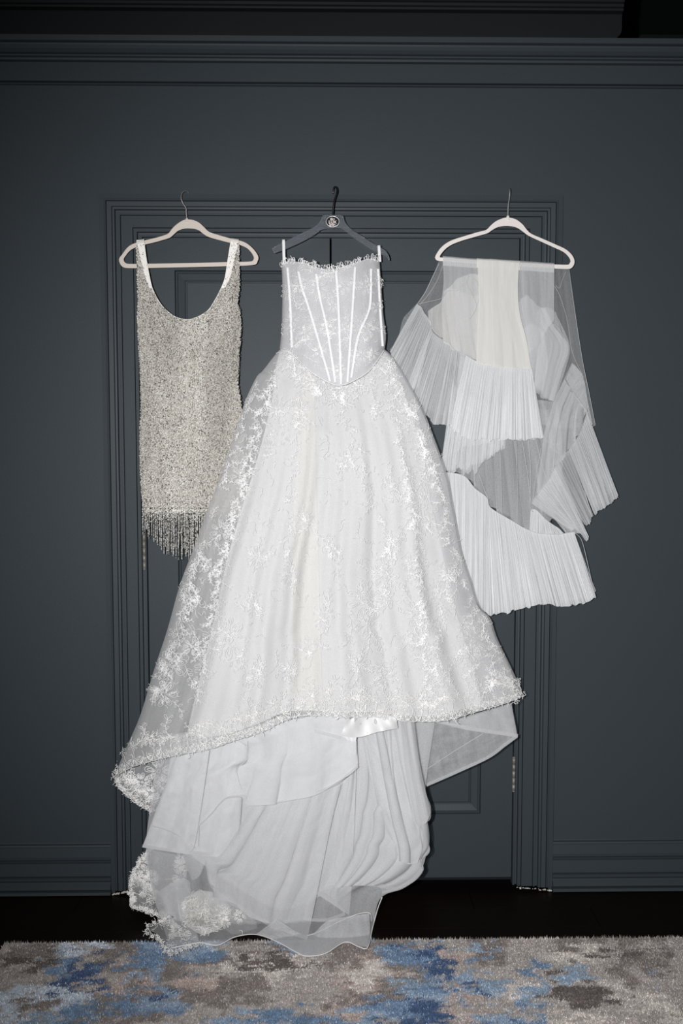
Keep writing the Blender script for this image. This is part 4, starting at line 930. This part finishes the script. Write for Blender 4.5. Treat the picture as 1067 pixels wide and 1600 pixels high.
# second layer and its wrap over the bar
sheet('tulle_sheet', T2, veil, [(692,404),(745,407),(806,411),(866,417)], [(694,536),(740,562),(800,585),(866,500)], [(692,404),(693,440),(690,480),(694,536)], [(866,417),(866,450),(866,478),(866,500)], vd(.052, .002, 5, 2), 90, 60, pleat=(5, 4, .003, 6))
for (x0, x1, y0, y1, mat) in ((692, 745, 402.0, 406.0, T2), (745, 812, 405, 409.5, TCR), (812, 866, 409.5, 413.0, T2)):
    U = np.linspace(0, 1, 16); prof = [(13, .053), (6, .054), (0, .052), (-1.6, .047), (-2.2, .041), (-1.4, .034), (2, .031), (12, .031)]
    PX = np.array([x0+(x1-x0)*U for _ in prof]); PY = np.array([y0+(y1-y0)*U+p[0] for p in prof])+(fbm(PX*.12, PX*0+3)-.5)*.9
    W = at(PX, PY, np.array([[p[1]]*16 for p in prof])); link('bar_wrap', mesh_np('bar_wrap', W.reshape(-1, 3), grid_faces(8, 16), uv=np.stack([np.tile(U, 8), np.repeat(np.linspace(0, 1, 8), 16)], 1)), mat, veil, True)
# folded dense centre fall
sheet('folded_fall', TCR, veil, [(746,406),(780,408),(811,411)], [(744,566),(762,571),(796,576),(830,576)], [(746,406),(748,470),(744,566)], [(811,411),(809,450),(812,490),(822,530),(830,576)], vd(.060, .002, 3, 1), 60, 80, pleat=(3, 2, .001, 3))
sheet('folded_fall', TMID, veil, [(669,486),(690,470),(697,456),(712,438),(735,428),(750,430)], [(676,516),(694,533),(710,547),(728,555),(750,567),(762,571)], [(669,486),(670,500),(676,516)], [(750,430),(752,500),(762,571)], vd(.050, .002, 4, 0), 90, 60, pleat=(5, 3, .002, 9))
sheet('folded_fall', TMID, veil, [(693,455),(702,450),(718,455),(735,462),(750,462)], [(700,536),(728,553),(762,570)], [(693,455),(696,500),(700,536)], [(750,462),(762,570)], vd(.044, .003, 4, 0), 60, 50, pleat=(3, 4, .003, 2))
sheet('folded_fall', T2, veil, [(806,478),(818,464),(826,462),(840,478),(852,482)], [(828,574),(840,616),(865,627)], [(806,478),(815,530),(828,574)], [(852,482),(866,510),(888,542),(878,580),(865,627)], vd(.050, .002, 3, 1), 70, 60, pleat=(4, 3, .002, 11))
sheet('folded_fall', T2B, veil, [(838,486),(852,480),(866,486),(874,500)], [(832,600),(848,618),(866,628)], [(838,486),(834,540),(832,600)], [(874,500),(890,540),(884,575),(866,628)], vd(.046, .002, 3, 1), 50, 50, pleat=(3, 3, .0015, 12))
sheet('folded_fall', T2, veil, [(812,520),(830,505),(850,520)], [(822,560),(836,600),(848,612)], [(812,520),(822,560)], [(850,520),(856,570),(848,612)], vd(.047, .002, 3, 1), 30, 30)
cord('fold_edge', EDGE, veil, [(862,505),(872,512),(880,525),(890,541)], .056, .0008)
cord('fold_edge', EDGE, veil, [(733,430),(729,442),(738,460),(744,480),(734,498)], .057, .0007)
cord('fold_edge', EDGE, veil, [(744,480),(749,460),(745,440),(736,433)], .055, .0006)
cord('fold_edge', EDGE, veil, [(654,475),(672,471),(690,466),(700,455),(715,454)], .054, .0007)
# upper tier of ruffles
S1 = [(651,475),(658,480),(662,488),(668,496),(673,503),(674,511)]
ruffle('ruffle', T3, veil, S1, [(609,546),(616,575),(628,594),(640,604),(650,606),(655,602)], .050, .056, 14, .004, 1.4, 20, 1)
sheet('ruffle_edge', T1, veil, [(651,475),(639,487),(629,500),(621,531),(609,546)], [(656,480),(646,500),(634,530),(622,560),(612,560)], [(651,475),(656,480)], [(609,546),(612,560)], vd(.05, .002, 2, 0), 40, 10)
ruffle('ruffle', T3, veil, [(674,511),(675,518),(682,525),(694,533),(702,536),(709,546),(728,555)], [(630,612),(645,628),(660,642),(672,655),(687,661),(704,667),(722,672)], .052, .056, 20, .005, 1.5, 22, 2)
ruffle('ruffle', T1, veil, [(674,511),(694,533),(728,555)], [(640,606),(668,640),(700,652)], .046, .046, 9, .004, 1.3, 14, 12)
ruffle('ruffle', T4, veil, [(728,555),(740,562),(752,567),(780,571),(796,575),(828,575),(832,582)], [(703,664),(720,680),(745,687),(790,687),(820,686),(850,684)], .054, .060, 32, .0035, 1.3, 22, 3)
ruffle('ruffle', T3, veil, [(720,556),(760,570),(800,577),(826,578)], [(690,720),(725,700),(790,687),(849,685)], .046, .048, 24, .003, 1.3, 18, 4)
# middle layer below it, jagged edge
ruffle('ruffle', T3, veil, [(706,600),(735,620),(765,630),(792,636)], [(688,734),(712,738),(738,737),(752,726),(764,712),(778,704),(789,698)], .046, .048, 24, .003, 1.4, 20, 5, jag=5)
ruffle('ruffle', T3, veil, [(704,650),(730,660),(760,668),(792,670)], [(689,733),(720,732),(742,722),(789,700)], .042, .044, 12, .004, 1.4, 16, 6, jag=4)
# long sheer middle sheet
sheet('tulle_sheet', T2B, veil, [(705,620),(760,640),(820,625),(870,628)], [(688,735),(727,744),(764,789),(797,812),(836,832),(866,800),(880,722)], [(705,620),(694,690),(688,735)], [(870,628),(876,670),(880,722)], vd(.036, .003, 6, 0), 140, 70, pleat=(11, 4, .004, 21))
sheet('tulle_sheet', T1, veil, [(740,640),(800,640),(858,640)], [(735,752),(790,805),(834,830),(858,752)], [(740,640),(735,752)], [(858,640),(858,752)], vd(.033, .002, 6, 3), 90, 50, pleat=(6, 4, .003, 24))
for ln in ([(806,690),(808,740),(808,818)], [(781,705),(783,760),(784,804)], [(826,686),(829,740),(828,790),(833,800)], [(816,690),(824,740),(830,790)], [(838,690),(848,730),(857,755)], [(846,700),(838,740),(832,786)], [(748,740),(757,765),(763,780)]):
    cord('fold_edge', EDGE, veil, ln, .046, .0011, 30)
# diagonal cross sheets at right
sheet('tulle_sheet', T2, veil, [(882,593),(890,606),(904,625),(917,642)], [(838,772),(852,762),(862,742),(875,722),(888,704),(904,681),(916,645)], [(882,593),(864,630),(850,680),(838,772)], [(917,642),(916,645)], vd(.048, .004, 4, 1), 70, 60, (1, 1, 0, 0), pleat=(5, 5, .004, 31))
sheet('tulle_sheet', T2, veil, [(894,567),(903,576),(912,592),(918,625),(926,664)], [(884,592),(897,616),(908,634),(916,644),(920,660)], [(894,567),(884,592)], [(926,664),(920,660)], vd(.044, .002, 3, 1), 40, 20, (1, 1, 0, 0))
sheet('tulle_sheet', T1, veil, [(894,567),(911,590),(916,640)], [(850,684),(860,700),(880,720)], [(894,567),(868,620),(850,684)], [(916,640),(900,690),(880,720)], vd(.042, .003, 3, 2), 40, 40, pleat=(4, 4, .003, 33))
cord('fold_edge', EDGE, veil, [(882,593),(890,606),(904,625),(917,642)], .054, .0009)
cord('fold_edge', EDGE, veil, [(894,567),(882,593),(866,627),(852,672),(848,690)], .050, .0006)
# right-hand ruffle of the lower tier
S8 = [(917,642),(914,655),(904,681),(888,704)]
ruffle('ruffle', T3, veil, S8, [(966,777),(960,783),(952,788),(940,797),(928,804)], .050, .058, 15, .005, 1.5, 22, 7)
ruffle('ruffle', T1, veil, [(917,642),(910,672),(888,704)], [(958,762),(945,782),(926,792)], .046, .05, 7, .004, 1.2, 14, 17)
cord('selvage', EDGE, veil, [(918,645),(930,693),(956,757),(966,778)], .056, .0008)
cord('fold_edge', EDGE, veil, [(890,704),(902,730),(914,770),(925,808)], .062, .0008)
ruffle('ruffle', T2, veil, [(888,704),(880,712),(872,722),(862,735)], [(927,805),(924,812),(918,818),(913,820)], .050, .056, 7, .006, 1.5, 22, 8)
ruffle('ruffle', T3, veil, [(866,730),(858,748),(846,764),(834,780),(831,787)], [(920,840),(916,846),(908,834),(899,826),(893,831)], .052, .056, 18, .004, 1.4, 22, 9)
ruffle('ruffle', T2, veil, [(872,722),(860,745),(840,775)], [(919,838),(905,832),(882,834)], .045, .047, 9, .004, 1.2, 18, 19)
# little ruffle showing inside the loop
ruffle('ruffle', T4, veil, [(829,796),(838,797),(852,811),(864,820),(874,826)], [(827,833),(836,836),(850,837),(868,838),(884,837)], .040, .042, 10, .003, 1.3, 12, 10)
# bottom ruffle
S2 = [(688,738),(708,739),(727,745),(742,763),(760,777),(764,790),(773,798),(797,812),(819,825),(836,832),(850,834),(870,835),(885,833),(897,831)]
H2 = [(704,880),(720,905),(738,935),(763,959),(778,958),(792,957),(808,953),(824,950),(836,947),(848,944),(866,946),(882,948),(897,946),(912,942),(923,939),(931,934)]
ruffle('ruffle', T4, veil, S2, H2, .050, .062, 64, .0035, 1.3, 26, 11, jag=1.5)
ruffle('ruffle', T3, veil, S2, [(x, y-8) for x, y in H2], .040, .046, 46, .003, 1.3, 18, 13)
cord('selvage', EDGE, veil, [(898,832),(909,845),(919,885),(926,916),(931,934)], .060, .0008)
sheet('inner_patch', TMID, veil, [(750,838),(765,842),(784,848)], [(752,930),(775,935),(792,930)], [(750,838),(752,930)], [(784,848),(792,930)], vd(.045, .002, 2, 1), 20, 20)
